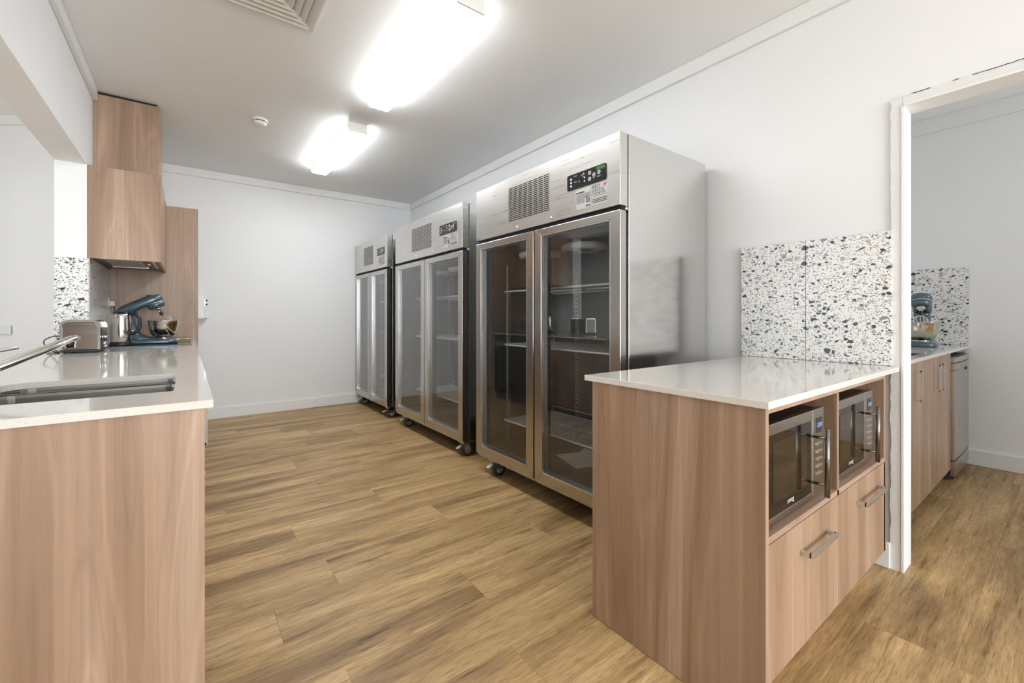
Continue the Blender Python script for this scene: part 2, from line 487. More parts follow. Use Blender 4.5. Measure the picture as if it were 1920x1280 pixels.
struct(MB().box(-3.4, YR, CH, XS, 7.0, CH + 0.1).build('ceiling', 'ceiling'))
struct(MB().box(-0.80, YB, 0, XR + 0.14, YB + 0.12, CH).build('wall_back', 'wall'))
# right wall with the doorway
w = MB().box(XR, DY1, 0, XR + 0.11, YB, CH).box(XR, YR, 0, XR + 0.11, DY0, CH).box(XR, DY0, DZ, XR + 0.11, DY1, CH)
wr = struct(w.build('wall_right', 'wall'))
# left wall: pier with the splashback, beam over the servery opening; unseen near part extended to block left window light
struct(MB().box(XL - 0.15, PY, 0, XL, YB, CH).box(XL - 0.15, YR, HZ, XL, PY, CH).box(XL - 0.15, YR, 0, XL, 1.3, HZ).build('wall_left', 'wall'))
# rear wall with window openings
def pierced(name, y, x0, x1, wx0, wx1, wz0, wz1, t=0.12):
    struct(MB().box(x0, y - t, 0, wx0, y, CH).box(wx1, y - t, 0, x1, y, CH).box(wx0, y - t, 0, wx1, y, wz0).box(wx0, y - t, wz1, wx1, y, CH).build(name, 'wall'))
pierced('wall_rear', YR, XL - 0.15, XR + 0.11, -0.4, 2.3, 0.4, 2.5)
pierced('wall_rear_side', -2.3, XR + 0.11, XS, 3.05, 4.35, 0.7, 2.25)  # unseen side room window, opened to let the added light in
struct(MB().box(-3.4, -2.62, 0, XL - 0.15, -2.5, CH).build('wall_rear_left', 'wall'))
for i, (x0, x1, y, z0, z1) in enumerate(((-0.4, 2.3, YR, 0.4, 2.5), (3.05, 4.35, -2.3, 0.7, 2.25))):
    wf = MB()
    for a in (x0, x1 - 0.05, (x0 + x1) / 2 - 0.025): wf.box(a, y - 0.09, z0, a + 0.05, y - 0.03, z1)
    wf.box(x0, y - 0.09, z0, x1, y - 0.03, z0 + 0.05).box(x0, y - 0.09, z1 - 0.05, x1, y - 0.03, z1)
    struct(wf.build('window_%d' % (i + 1), 'trim'))
# left room: slanting far wall and outer wall
R_ = Vector((math.cos(YAW), -math.sin(YAW), 0)); F_ = Vector((math.sin(YAW), math.cos(YAW), 0))
c0 = F_ * 3.46 - R_ * 3.49; c1 = F_ * 3.46 - R_ * 6.7
mid = (c0 + c1) / 2
struct(MB().obox((mid.x, mid.y, CH / 2), R_ * 1.605, F_ * 0.06, (0, 0, CH / 2)).build('wall_left_room', 'wall'))
cm = mid - F_ * 0.07
struct(MB().obox((cm.x, cm.y, CH - 0.036), R_ * 1.605, F_ * 0.010, (0, 0, 0.036)).build('trim_6', 'trim', bevel=0.002))
struct(MB().box(-3.4, -2.5, 0, -3.3, 0.8, CH).box(-3.4, 3.2, 0, -3.3, 7.0, CH).box(-3.4, 0.8, 0, -3.3, 3.2, 0.5).box(-3.4, 0.8, 2.5, -3.3, 3.2, CH).build('wall_left_outer', 'wall'))
struct(MB().box(-3.38, 0.8, 0.5, -3.32, 0.85, 2.5).box(-3.38, 3.15, 0.5, -3.32, 3.2, 2.5).box(-3.38, 1.975, 0.5, -3.32, 2.025, 2.5).box(-3.38, 0.8, 0.5, -3.32, 3.2, 0.55).box(-3.38, 0.8, 2.45, -3.32, 3.2, 2.5).build('window_3', 'trim'))  # unseen window, placed on this wall for the light it throws
# side room
struct(MB().box(XS, YR, 0, XS + 0.1, 1.2, CH).build('wall_side_room', 'wall'))
struct(MB().box(XR + 0.11, 1.14, 0, XS, 1.24, CH).build('wall_side_back', 'wall'))
# cornice boards
struct(MB().box(XR - 0.022, YR, CH - 0.085, XR - 0.002, YB - 0.02, CH - 0.001).build('trim_1', 'trim', bevel=0.002))
struct(MB().box(XL + 0.001, YB - 0.022, CH - 0.085, XR - 0.022, YB - 0.002, CH - 0.001).build('trim_2', 'trim', bevel=0.002))
struct(MB().box(XL + 0.001, YR, CH - 0.075, XL + 0.026, 4.15, CH - 0.001).build('trim_3', 'trim', bevel=0.002))
struct(MB().box(XS - 0.022, YR, CH - 0.115, XS - 0.002, 1.13, CH - 0.045).box(XS - 0.022, YR, CH - 0.045, XS - 0.002, 1.13, CH - 0.001).build('trim_4', 'trim'))
# baseboards
struct(MB().box(XL + 0.001, YB - 0.020, 0.001, XR - 0.002, YB - 0.002, 0.115).build('baseboard_back', 'trim', bevel=0.003))
struct(MB().box(XR - 0.022, 0.522, 0.001, XR - 0.002, YB - 0.022, 0.115).build('baseboard_right', 'trim', bevel=0.003))
struct(MB().box(XS - 0.020, YR, 0.001, XS - 0.002, 1.12, 0.115).build('baseboard_side', 'trim', bevel=0.003))
# door surround: flat plastered strip with a rough edge, and smooth reveal lining
def wobble_strip():
    mb = MB(); rr = random.Random(5)
    # upright on the near side of the island, then the head
    def strip(pa, pb, qa, qb, n):
        o = len(mb.v); x0, x1 = XR - 0.012, XR + 0.001
        for i in range(n + 1):
            t = i / n
            a = [pa[k] + (pb[k] - pa[k]) * t for k in (0, 1)]; b = [qa[k] + (qb[k] - qa[k]) * t for k in (0, 1)]
            if qa[0] != pa[0]: b[0] += rr.uniform(-0.003, 0.003)
            else: b[1] += rr.uniform(-0.003, 0.003)
            mb.v += [(x0, a[0], a[1]), (x0, b[0], b[1]), (x1, b[0], b[1]), (x1, a[0], a[1])]
        for i in range(n):
            q = o + i * 4
            for k in range(4): mb.f.append([q + k, q + (k + 1) % 4, q + 4 + (k + 1) % 4, q + 4 + k]); mb.smooth.append(False)
    strip((DY1, 0.0), (DY1, DZ + 0.040), (DY1 + 0.041, 0.0), (DY1 + 0.041, DZ + 0.036), 60)
    strip((DY1 + 0.001, DZ), (DY0 - 0.001, DZ), (DY1 + 0.001, DZ + 0.04), (DY0 - 0.001, DZ + 0.04), 40)
    strip((DY0, 0.0), (DY0, DZ + 0.040), (DY0 - 0.041, 0.0), (DY0 - 0.041, DZ + 0.036), 60)
    return mb
door = struct(wobble_strip().build('door_1', 'rough_wall'))
MB().box(XR - 0.016, DY1 - 0.004, 0.001, XR + 0.114, DY1 + 0.004, DZ).box(XR - 0.016, DY0 - 0.004, 0.001, XR + 0.114, DY0 + 0.004, DZ).box(XR - 0.016, DY0, DZ - 0.004, XR + 0.114, DY1, DZ + 0.004).build('door_lining', 'trim', door)
ck = MB(); rr = random.Random(9)
def crack(ya, yb, th):
    y = ya
    while y > yb:
        st = rr.uniform(0.006, 0.014); z = DZ + 0.0415 + rr.uniform(-0.0012, 0.0012)
        ck.box(XR - 0.0135, y - st, z - th * rr.uniform(0.4, 1), XR - 0.0115, y + 0.002, z + th * 0.5); y -= st
crack(0.45, 0.40, 0.0022); crack(0.325, 0.308, 0.0018); crack(0.27, -0.42, 0.0018)
ck.build('crack', 'gap', door)

# ------------------------------------------------------------------ ceiling lights, vent, detector
def batten(y0, y1, label):
    x0, x1 = 1.03, 1.18
    t = thing('ceiling_light', ((x0 + x1) / 2, (y0 + y1) / 2, CH), label, 'ceiling light', 'batten lights on the kitchen ceiling')
    MB().box(x0 + 0.006, y0 + 0.0125, CH - 0.047, x1 - 0.006, y1, CH - 0.001).build('housing', 'white_plastic', t, 0.002)
    prof = [(x0, CH - 0.047), (x0, CH - 0.064), (x0 + 0.010, CH - 0.074), (x1 - 0.010, CH - 0.074), (x1, CH - 0.064), (x1, CH - 0.047)]
    MB().loft([[(x, y, z) for x, z in prof] for y in (y0 + 0.012, y1 - 0.002)], True, False).build('diffuser', 'diffuser', t)
    MB().box(x0 - 0.001, y0, CH - 0.076, x1 + 0.001, y0 + 0.012, CH - 0.001).build('end_cap', 'white_plastic', t, 0.002)
batten(1.80, 3.09, 'long lit white batten light on ceiling, nearest the viewer')
batten(3.57, 4.87, 'lit white batten light farther back, near the rear wall')

t = thing('air_vent', (0.31, 2.32, CH), 'square white air vent with nested angled louvres set in ceiling', 'vent')
cx, cy, hs = 0.30, 2.315, 0.245
def sq_ring(mb, r0, z0, r1, z1, th=0.003):
    for sgn, ax in ((1, 0), (-1, 0), (1, 1), (-1, 1)):
        a = [(cx + sgn * r0, cy - r0), (cx + sgn * r0, cy + r0), (cx + sgn * r1, cy + r1), (cx + sgn * r1, cy - r1)] if ax == 0 else [(cx - r0, cy + sgn * r0), (cx + r0, cy + sgn * r0), (cx + r1, cy + sgn * r1), (cx - r1, cy + sgn * r1)]
        zz = [z0, z0, z1, z1]
        v = [(p[0], p[1], z) for p, z in zip(a, zz)] + [(p[0], p[1], z + th) for p, z in zip(a, zz)]
        mb.add(v, [(0, 1, 2, 3), (4, 7, 6, 5), (0, 4, 5, 1), (1, 5, 6, 2), (2, 6, 7, 3), (3, 7, 4, 0)])
mb = MB()
for (a0, b0, a1, b1) in ((cx - hs, cy - hs, cx - hs + 0.012, cy + hs), (cx + hs - 0.012, cy - hs, cx + hs, cy + hs), (cx - hs + 0.012, cy - hs, cx + hs - 0.012, cy - hs + 0.012), (cx - hs + 0.012, cy + hs - 0.012, cx + hs - 0.012, cy + hs)):
    mb.box(a0, b0, CH - 0.014, a1, b1, CH - 0.002)
mb.build('frame', 'vent', t)
for i in range(6):
    r = hs - 0.014 - i * 0.036
    mb = MB(); sq_ring(mb, r - 0.006, CH - 0.016, max(r - 0.030, 0.008), CH - 0.004)
    sq_ring(mb, r, CH - 0.0185, r - 0.006, CH - 0.016)
    mb.build('louvre', 'vent', t)
MB().box(cx - hs, cy - hs, CH - 0.0015, cx + hs, cy + hs, CH - 0.0005).build('backing', 'grey_ink', t)

t = thing('smoke_detector', (0.455, 3.98, CH), 'small round white smoke detector on the ceiling', 'detector')
MB().lathe((0.455, 3.98, CH), [(0.058, 0), (0.058, -0.014), (0.052, -0.018)], 32).build('base', 'white_plastic', t)
MB().lathe((0.455, 3.98, CH), [(0.044, -0.018), (0.044, -0.026)], 32).build('smoke_slot', 'gap', t)
MB().lathe((0.455, 3.98, CH), [(0.050, -0.026), (0.050, -0.032), (0.036, -0.046), (0.0, -0.048)], 32, cap=False).build('cover', 'white_plastic', t)
for i in range(8):
    a = i * PI / 4
    MB().box(0.455 + 0.047 * math.cos(a) - 0.003, 3.98 + 0.047 * math.sin(a) - 0.003, CH - 0.028, 0.455 + 0.047 * math.cos(a) + 0.003, 3.98 + 0.047 * math.sin(a) + 0.003, CH - 0.016).build('rib', 'white_plastic', t)

# ------------------------------------------------------------------ display fridges
NX = (0, -1, 0); NZ = (0, 0, 1)
def fridge(Xf, Y0, Y1, label, film=False, detail=True):
    """front faces -X; Y0 is the near end"""
    W = Y1 - Y0; k = W / 1.31; H = 2.023; XBk = 2.455; XD = Xf + 0.06
    t = thing('display_fridge', ((Xf + XBk) / 2, (Y0 + Y1) / 2, 0.0), label, 'fridge', 'upright glass-door display fridges')
    zb = 0.134
    # cabinet: side sheets, back, floor, roof compartment
    body = MB().box(XD + 0.006, Y0, zb, XBk, Y0 + 0.035, H).build('side_panel', 'steel_side', t, 0.002)
    MB().box(XD + 0.006, Y1 - 0.035, zb, XBk, Y1, H).build('side_panel', 'steel_side', t, 0.002)
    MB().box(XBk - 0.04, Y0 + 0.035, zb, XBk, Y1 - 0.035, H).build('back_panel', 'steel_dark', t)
    MB().box(XD + 0.006, Y0 + 0.035, H - 0.012, XBk, Y1 - 0.035, H).build('top_panel', 'steel', t)
    MB().box(XD, Y0, zb - 0.02, XD + 0.05, Y1, zb + 0.0).box(XD, Y0 + 0.0, zb, XD + 0.006, Y1, zb + 0.03).build('bottom_rail', 'steel_frame', t)
    MB().box(Xf + 0.012, Y0 + 0.002, zb - 0.018, XD, Y1 - 0.002, zb - 0.003).build('kick_strip', 'steel_frame', t, 0.002)
    ym = (Y0 + Y1) / 2 + 0.0
    # liner
    i0, i1 = Y0 + 0.07, Y1 - 0.07
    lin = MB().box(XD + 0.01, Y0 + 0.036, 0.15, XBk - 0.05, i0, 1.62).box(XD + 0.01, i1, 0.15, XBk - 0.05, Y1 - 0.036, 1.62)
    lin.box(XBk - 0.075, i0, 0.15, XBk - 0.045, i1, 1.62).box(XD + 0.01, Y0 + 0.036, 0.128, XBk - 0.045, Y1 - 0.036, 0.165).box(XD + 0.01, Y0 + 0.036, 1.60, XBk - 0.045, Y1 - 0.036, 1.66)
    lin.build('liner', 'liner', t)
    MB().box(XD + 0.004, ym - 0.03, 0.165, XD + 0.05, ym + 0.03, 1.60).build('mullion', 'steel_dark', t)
    # header with grille, controls and stickers
    hd = MB().box(Xf, Y0 + 0.001, 1.664, XD - 0.001, Y1 - 0.001, H).build('header', 'steel', t, 0.0025)
    MB().box(XD - 0.0008, Y0 + 0.003, 1.664, XD + 0.005, Y1 - 0.003, H - 0.003).build('seam', 'gap', t)
    MB().box(Xf + 0.02, Y0 + 0.01, 1.642, XD + 0.004, Y1 - 0.01, 1.662).build('shadow_gap', 'gap', t)
    g0, g1 = Y0 + 0.515 * k, Y0 + 0.915 * k
    cols = 8
    sl = MB()
    for c in range(cols):
        a = g0 + (g1 - g0) * c / cols + 0.003; b_ = g0 + (g1 - g0) * (c + 1) / cols - 0.003
        for r in range(19):
            z = 1.735 + (1.955 - 1.735) * (r + 0.5) / 19
            sl.box(Xf - 0.0006, a, z - 0.0026, Xf + 0.002, b_, z + 0.0026)
    sl.build('vent_slots', 'gap', t, kind='stuff')
    lip = MB()
    for c in range(cols):
        a = g0 + (g1 - g0) * c / cols + 0.003; b_ = g0 + (g1 - g0) * (c + 1) / cols - 0.003
        for r in range(19):
            z = 1.735 + (1.955 - 1.735) * (r + 0.5) / 19 + 0.0036
            lip.add([(Xf - 0.0008, a, z - 0.001), (Xf - 0.0008, b_, z - 0.001), (Xf - 0.0042, b_, z - 0.0025), (Xf - 0.0042, a, z - 0.0025), (Xf - 0.0008, a, z + 0.0005), (Xf - 0.0008, b_, z + 0.0005)],
                    [(0, 1, 2, 3), (4, 3, 2, 5), (0, 3, 4), (1, 5, 2)])
    lip.build('vent_louvres', 'steel', t, kind='stuff')
    # control panel
    p0, p1 = Y0 + 0.085 * k, Y0 + 0.363 * k
    out = rrect(p0, 1.808, p1, 1.892, 0.010, 4)
    cp = MB().loft([[(x, y, z) for y, z in out] for x in (Xf - 0.003, Xf + 0.001)], True, False).build('control_panel', 'panel', t)
    PW_ = p1 - p0
    def disc(mb, u, v, r, th=0.0006, ring=False, x=None):
        x = Xf - 0.0034 if x is None else x
        c = (x, p1 - u * PW_, 1.808 + v * 0.084)
        if ring:
            n = 16; o = len(mb.v)
            for q in (r, r * 0.72): mb.v += [(x - th, c[1] + q * math.cos(2 * PI * i / n), c[2] + q * math.sin(2 * PI * i / n)) for i in range(n)]
            for i in range(n): mb.f.append([o + i, o + (i + 1) % n, o + n + (i + 1) % n, o + n + i]); mb.smooth.append(False)
        else: mb.lathe(c, [(r, 0), (r, -th)], 12, 'x')
    for u, v, r_ in ((0.11, 0.70, .0062), (0.11, 0.48, .0062), (0.11, 0.26, .0062), (0.45, 0.80, .0042), (0.47, 0.55, .0042), (0.47, 0.32, .0042), (0.33, 0.40, .0045)):
        ic = MB(); disc(ic, u, v, r_, ring=(u == 0.33)); ic.build('icon', 'icon', cp)
    for u, v, ch in ((0.60, 0.72, '\u2227'), (0.60, 0.34, '\u2228'), (0.71, 0.52, ''), (0.83, 0.58, '')):
        b_ = MB(); disc(b_, u, v, 0.0105, ring=True); disc(b_, u, v, 0.004)
        b_.build('button', 'icon', cp)
    if detail:
        for u, v, s_, w_ in ((0.19, 0.80, 0.009, 'Power'), (0.19, 0.42, 0.009, 'Alarm'), (0.38, 0.62, 0.020, '\u00b0C'), (0.68, 0.30, 0.009, 'SET'), (0.78, 0.30, 0.009, 'LIGHT')):
            text(w_, s_, (Xf - 0.0036, p1 - u * PW_, 1.808 + v * 0.084), NX, NZ, 'icon', cp)
    lg = MB().box(Xf - 0.0034, p0 + 0.006, 1.868, Xf - 0.003, p0 + 0.066, 1.888).build('logo_patch', 'green_bg', cp)
    text('Thermaster', 0.0135, (Xf - 0.0042, p0 + 0.064, 1.8745), NX, NZ, 'green', cp, shear=0.3, sx=0.82)
    # energy label and service sticker
    s0, s1 = Y0 + 0.190 * k, Y0 + 0.298 * k
    st = MB().box(Xf - 0.0008, s0, 1.692, Xf + 0.0005, s1, 1.800).build('rating_sticker', 'label', t)
    ln = MB().box(Xf - 0.0012, s1 - 0.062 * k, 1.777, Xf - 0.0008, s1 - 0.002, 1.784)
    for i in range(11):
        z = 1.770 - i * 0.0046
        ln.box(Xf - 0.0012, s0 + (0.002 if i < 6 else 0.045 * k), z, Xf - 0.0008, s1 - 0.004, z + 0.0016)
    for i in range(5): ln.box(Xf - 0.0012, s0 + 0.006 + i * 0.006, 1.718, Xf - 0.0008, s0 + 0.009 + i * 0.006, 1.740 + 0.004 * i)
    ln.box(Xf - 0.0012, s0 + 0.002, 1.700, Xf - 0.0008, s0 + 0.034 * k, 1.706)
    ln.build('print', 'ink', st)
    q0, q1 = Y0 + 0.078 * k, Y0 + 0.182 * k
    st = MB().box(Xf - 0.0008, q0, 1.694, Xf + 0.0005, q1, 1.800).build('service_sticker', 'label', t)
    text('FED', 0.028, (Xf - 0.0014, q1 - 0.002, 1.778), NX, NZ, 'ink', st, sx=1.15 * k)
    text('SERVICES', 0.0195, (Xf - 0.0014, q1 - 0.002, 1.7605), NX, NZ, 'ink', st, sx=1.02 * k)
    text('1300 887 055', 0.0165, (Xf - 0.0014, q1 - 0.002, 1.7455), NX, NZ, 'ink', st, sx=1.0 * k)
    MB().add([(Xf - 0.0014, q0 + 0.036, 1.787), (Xf - 0.0014, q0 + 0.020, 1.792), (Xf - 0.0014, q0 + 0.002, 1.800), (Xf - 0.0014, q0 + 0.012, 1.788), (Xf - 0.0014, q0 + 0.018, 1.775), (Xf - 0.0014, q0 + 0.022, 1.786)], [(0, 1, 2, 3, 4, 5)]).build('emblem', 'red', st)
    ln = MB().box(Xf - 0.0012, q0 + 0.002, 1.7375, Xf - 0.0008, q1 - 0.004, 1.7395)
    for i in range(3): ln.box(Xf - 0.0012, q0 + 0.002, 1.7215 - i * 0.0085, Xf - 0.0008, q1 - 0.004, 1.7255 - i * 0.0085)
    ln.build('print', 'ink', st)
    for yy in (Y0 + 0.495 * k, Y0 + 0.82 * k):
        MB().lathe((Xf, yy, 1.690), [(0.008, 0), (0.008, -0.003), (0.0045, -0.006), (0.0, -0.0065)], 14, 'x', cap=False).build('screw', 'chrome', t)
    if film: MB().add([(Xf - 0.0012, Y1 - 0.002, 1.668), (Xf - 0.0012, Y1 - 0.062, 1.668), (Xf - 0.0012, Y1 - 0.045, 1.681), (Xf - 0.0012, Y1 - 0.012, 1.685)], [(0, 1, 2, 3)]).build('film_scrap', 'blue', t)
    # doors
    for (a, b_) in ((Y0, ym - 0.006), (ym + 0.006, Y1)):
        fw = 0.062; z0, z1 = zb + 0.002, 1.640
        d = MB()
        def fbar(y0, y1, zz0, zz1): d.box(Xf, y0, zz0, Xf + 0.045, y1, zz1)
        # mitred frame
        oy = [a, b_]; 
        O = [(a, z0), (b_, z0), (b_, z1), (a, z1)]; I = [(a + fw, z0 + fw * 0.9), (b_ - fw, z0 + fw * 0.9), (b_ - fw, z1 - fw * 0.6), (a + fw, z1 - fw * 0.6)]
        for i in range(4):
            j = (i + 1) % 4
            e = 0.0003
            vs = []
            for x in (Xf, Xf + 0.045): vs += [(x, *O[i]), (x, *O[j]), (x, *I[j]), (x, *I[i])]
            d.add(vs, [(0, 3, 2, 1), (4, 5, 6, 7), (0, 1, 5, 4), (1, 2, 6, 5), (2, 3, 7, 6), (3, 0, 4, 7)])
        dr = d.build('door', 'steel_frame', t, 0.0015)
        a2, b2, c2, d2 = a + fw, b_ - fw, z0 + fw * 0.9, z1 - fw * 0.6
        # bright inner bead, glass, gasket
        bd = MB()
        for (y0, y1, zz0, zz1) in ((a2, a2 + 0.006, c2, d2), (b2 - 0.006, b2, c2, d2), (a2, b2, c2, c2 + 0.006), (a2, b2, d2 - 0.006, d2)):
            bd.box(Xf + 0.001, y0, zz0, Xf + 0.02, y1, zz1)
        bd.build('glazing_bead', 'alu', dr)
        bd = MB()
        for (y0, y1, zz0, zz1) in ((a2, a2 + 0.012, c2, d2), (b2 - 0.012, b2, c2, d2), (a2, b2, c2, c2 + 0.012), (a2, b2, d2 - 0.012, d2)):
            bd.box(Xf + 0.026, y0, zz0, Xf + 0.044, y1, zz1)
        bd.build('spacer', 'spacer', dr)
        MB().box(Xf + 0.020, a2, c2, Xf + 0.024, b2, d2).build('glass', 'door_glass', dr)
        gk = MB()
        for (y0, y1, zz0, zz1) in ((a + 0.012, a + 0.035, z0 + 0.01, z1 - 0.005), (b_ - 0.035, b_ - 0.012, z0 + 0.01, z1 - 0.005), (a + 0.03, b_ - 0.03, z0 + 0.01, z0 + 0.035), (a + 0.03, b_ - 0.03, z1 - 0.03, z1 - 0.005)):
            gk.box(Xf + 0.045, y0, zz0, XD + 0.0095, y1, zz1)
        gk.build('gasket', 'black', dr)
    MB().lathe((XD - 0.004, Y0 + 0.010, 1.645), [(0.009, 0), (0.009, 0.018)], 12).build('hinge', 'nickel', t)
    # shelves, rails, fans
    for side, (a, b_) in enumerate(((i0 + 0.01, ym - 0.008), (ym + 0.008, i1 - 0.01))):
        for zs in (1.308, 0.917, 0.360):
            s = MB(); x0, x1 = Xf + 0.20, XBk - 0.10
            n = 22
            for q in range(n + 1):
                y = a + (b_ - a) * q / n
                s.box(x0, y - 0.0022, zs - 0.002, x1, y + 0.0022, zs + 0.0025)
            for x in (x0, (x0 + x1) / 2, x1): s.box(x - 0.004, a, zs - 0.011, x + 0.004, b_, zs - 0.002)
            for q in range(n + 1):
                y = a + (b_ - a) * q / n
                s.box(x0 - 0.003, y - 0.0022, zs - 0.011, x0 + 0.002, y + 0.0022, zs + 0.0025)
            s.tube([(x1, a + 0.01, zs), (x1, a + 0.01, zs + 0.04), (x1, b_ - 0.01, zs + 0.04), (x1, b_ - 0.01, zs)], 0.0035, 6)
            s.build('wire_shelf', 'wire', t)
    for x in (Xf + 0.24, XBk - 0.14):
        for y in (i1 - 0.004, i0 + 0.004):
            MB().box(x - 0.011, y - 0.004, 0.19, x + 0.011, y + 0.004, 1.50).build('shelf_rail', 'alu', t)
    for y in (ym - 0.09, ym + 0.33, ym - 0.36):
        rl = MB().box(XBk - 0.083, y - 0.011, 0.19, XBk - 0.074, y + 0.011, 1.50).build('shelf_rail', 'alu', t)
        hs_ = MB()
        for q in range(40): hs_.box(XBk - 0.0842, y - 0.004, 0.21 + q * 0.032, XBk - 0.083, y + 0.004, 0.224 + q * 0.032)
        hs_.build('rail_slots', 'gap', rl, kind='stuff')
    for y in (Y0 + 0.60 * k, Y0 + 1.05 * k):
        c = (XD + 0.33, y, 1.585)
        fn = MB().lathe(c, [(0.150, 0), (0.158, -0.012), (0.150, -0.030), (0.135, -0.040)], 40, cap=False)
        fn.lathe((c[0], c[1], c[2] - 0.036), [(0.148, 0), (0.138, -0.006), (0.0, -0.014)], 40, cap=False)
        fg = fn.build('fan_guard', 'fan', t)
        so = MB()
        for q in range(4):
            a0 = q * PI / 2 + PI / 4
            for r_ in range(6):
                rad = 0.050 + r_ * 0.0145
                n = 6
                o = len(so.v)
                for i in range(n + 1):
                    a = a0 - 0.42 + 0.84 * i / n
                    zz = c[2] - 0.0505 + (rad / 0.138) * 0.0085 - 0.0016
                    so.v += [(c[0] + rad * math.cos(a), c[1] + rad * math.sin(a), zz), (c[0] + (rad + 0.0085) * math.cos(a), c[1] + (rad + 0.0085) * math.sin(a), zz + 0.0004)]
                for i in range(n): so.f.append([o + 2 * i, o + 2 * i + 1, o + 2 * i + 3, o + 2 * i + 2]); so.smooth.append(False)
        so.build('guard_slots', 'gap', fg, kind='stuff')
    # castors
    for x in (Xf + 0.058, XBk - 0.10):
        for y in (Y0 + 0.045, Y1 - 0.185):
            cs = MB().box(x - 0.045, y - 0.04, 0.110, x + 0.045, y + 0.04, 0.115).box(x - 0.022, y - 0.024, 0.055, x + 0.022, y - 0.020, 0.112).box(x - 0.022, y + 0.020, 0.055, x + 0.022, y + 0.024, 0.112)
            cs = cs.build('castor', 'chrome', t)
            MB().lathe((x + 0.012, y - 0.017, 0.052), [(0.030, 0.0), (0.048, 0.0), (0.052, 0.004), (0.052, 0.030), (0.048, 0.034), (0.030, 0.034)], 28, 'y').build('wheel', 'rubber', cs)
            MB().lathe((x + 0.012, y - 0.020, 0.052), [(0.0, -0.001), (0.010, -0.001), (0.030, 0.0), (0.030, 0.040), (0.0, 0.041)], 20, 'y', cap=False).build('hub', 'hub', cs)
            MB().add([(x - 0.045, y - 0.020, 0.088), (x - 0.045, y + 0.020, 0.088), (x - 0.085, y + 0.014, 0.070), (x - 0.085, y - 0.014, 0.070), (x - 0.045, y - 0.020, 0.094), (x - 0.045, y + 0.020, 0.094), (x - 0.085, y + 0.014, 0.075), (x - 0.085, y - 0.014, 0.075)],
                     [(3, 2, 1, 0), (4, 5, 6, 7), (0, 1, 5, 4), (1, 2, 6, 5), (2, 3, 7, 6), (3, 0, 4, 7)]).build('brake_lever', 'alu', cs)
    return t
fridge(1.675, 1.357, 2.667, 'stainless two-door display fridge nearest the viewer, partly behind the microwave bench', True)
fridge(1.722, 2.945, 4.320, 'middle stainless two-door display fridge of the row of three', False)
fridge(1.728, 4.575, 5.690, 'farthest stainless display fridge, standing in the back corner', False, False)
ps = MB().obox((2.08, 2.02, 0.1675), Vector((0.10, -0.03, 0)), Vector((0.04, 0.135, 0)), (0, 0, 0.0015))
ps.obox((2.20, 2.00, 0.1795), Vector((0.03, 0.0, 0.011)), Vector((0.0, 0.12, 0)), (0, 0, 0.0008))
tag(ps.build('paper_sheet', 'paper'), 'grey paper sheet lying on the floor of the nearest fridge', 'paper')

# ------------------------------------------------------------------ handles
def d_handle(mb, p0, p1, out, r=0.005):
    """flat-bar pull: feet at p0 and p1, standing off along out"""
    p0, p1, out = Vector(p0), Vector(p1), Vector(out)
    d = (p1 - p0).normalized(); w = d.cross(out.normalized()); o = out.normalized(); ln = out.length
    mb.obox((p0 + p1) / 2 + o * (ln - r), d * ((p1 - p0).length / 2), o * r, w * r * 1.2)
    for p, sg in ((p0, 1), (p1, -1)): mb.obox(p + d * sg * r + o * (ln / 2 - r * 0.5), d * r, o * (ln / 2 - r * 0.5), w * r * 1.2)

# ------------------------------------------------------------------ microwave bench on the right
ZB = 0.88
IX0, IX1, IY0, IY1 = 1.210, 2.335, 0.505, 1.110
t = thing('microwave_cabinet', (1.77, 0.81, 0.0), 'timber-look cabinet with two open microwave bays above two drawers', 'cabinet')
MB().box(IX0, IY0, 0.002, IX0 + 0.018, IY1, ZB - 0.001).build('end_panel', 'lam', t, 0.001)
MB().box(IX1 - 0.018, IY0, 0.14, IX1, IY1, ZB - 0.001).build('side_panel', 'lam_in', t, 0.001)
MB().box(IX1 - 0.003, IY0 - 0.001, 0.14, IX1 + 0.0005, IY0 + 0.001, ZB).box(IX0, IY0 - 0.001, 0.002, IX0 + 0.018, IY0 + 0.001, ZB - 0.001).build('edge_strip', 'lam', t)
XM = 1.764
MB().box(XM - 0.009, IY0, 0.514, XM + 0.009, IY1 - 0.02, ZB - 0.02).build('divider', 'lam_in', t, 0.001)
MB().box(IX0 + 0.018, IY0, ZB - 0.019, IX1 - 0.018, IY1 - 0.02, ZB - 0.001).build('top_rail', 'lam_h', t, 0.001)
MB().box(IX0 + 0.018, IY0, 0.514, IX1 - 0.018, IY1 - 0.02, 0.532).build('shelf', 'lam_h', t, 0.001)
MB().box(IX0 + 0.018, IY1 - 0.018, 0.10, IX1 - 0.018, IY1, ZB - 0.001).build('back_panel', 'lam_in', t)
MB().box(IX0 + 0.018, IY0 + 0.075, 0.002, IX1, IY0 + 0.090, 0.14).build('kickboard', 'lam', t)
MB().box(IX0 + 0.018, IY0 + 0.02, 0.142, IX1 - 0.018, IY1 - 0.02, 0.158).build('bottom_panel', 'lam_in', t)
for (a, b_, hx0, hx1, hz) in ((IX0 + 0.0195, XM - 0.0015, 1.440, 1.655, 0.425), (XM + 0.0015, IX1 - 0.0015, 1.962, 2.225, 0.436)):
    d = MB().box(a, IY0 + 0.000, 0.140, b_, IY0 + 0.017, 0.511).build('drawer', 'lam', t, 0.001)
    h = MB(); d_handle(h, (hx0, IY0, hz), (hx1, IY0, hz), (0, -0.034, 0), 0.0055)
    h.build('handle', 'nickel', d, 0.0008)
tag(MB().slab([(1.190, 0.488), (2.480, 0.488), (2.480, 1.132), (1.190, 1.132)], [], ZB, 0.90).build('stone_benchtop', 'stone', bevel=0.0015), 'pale speckled stone benchtop over the microwave cabinet', 'benchtop')
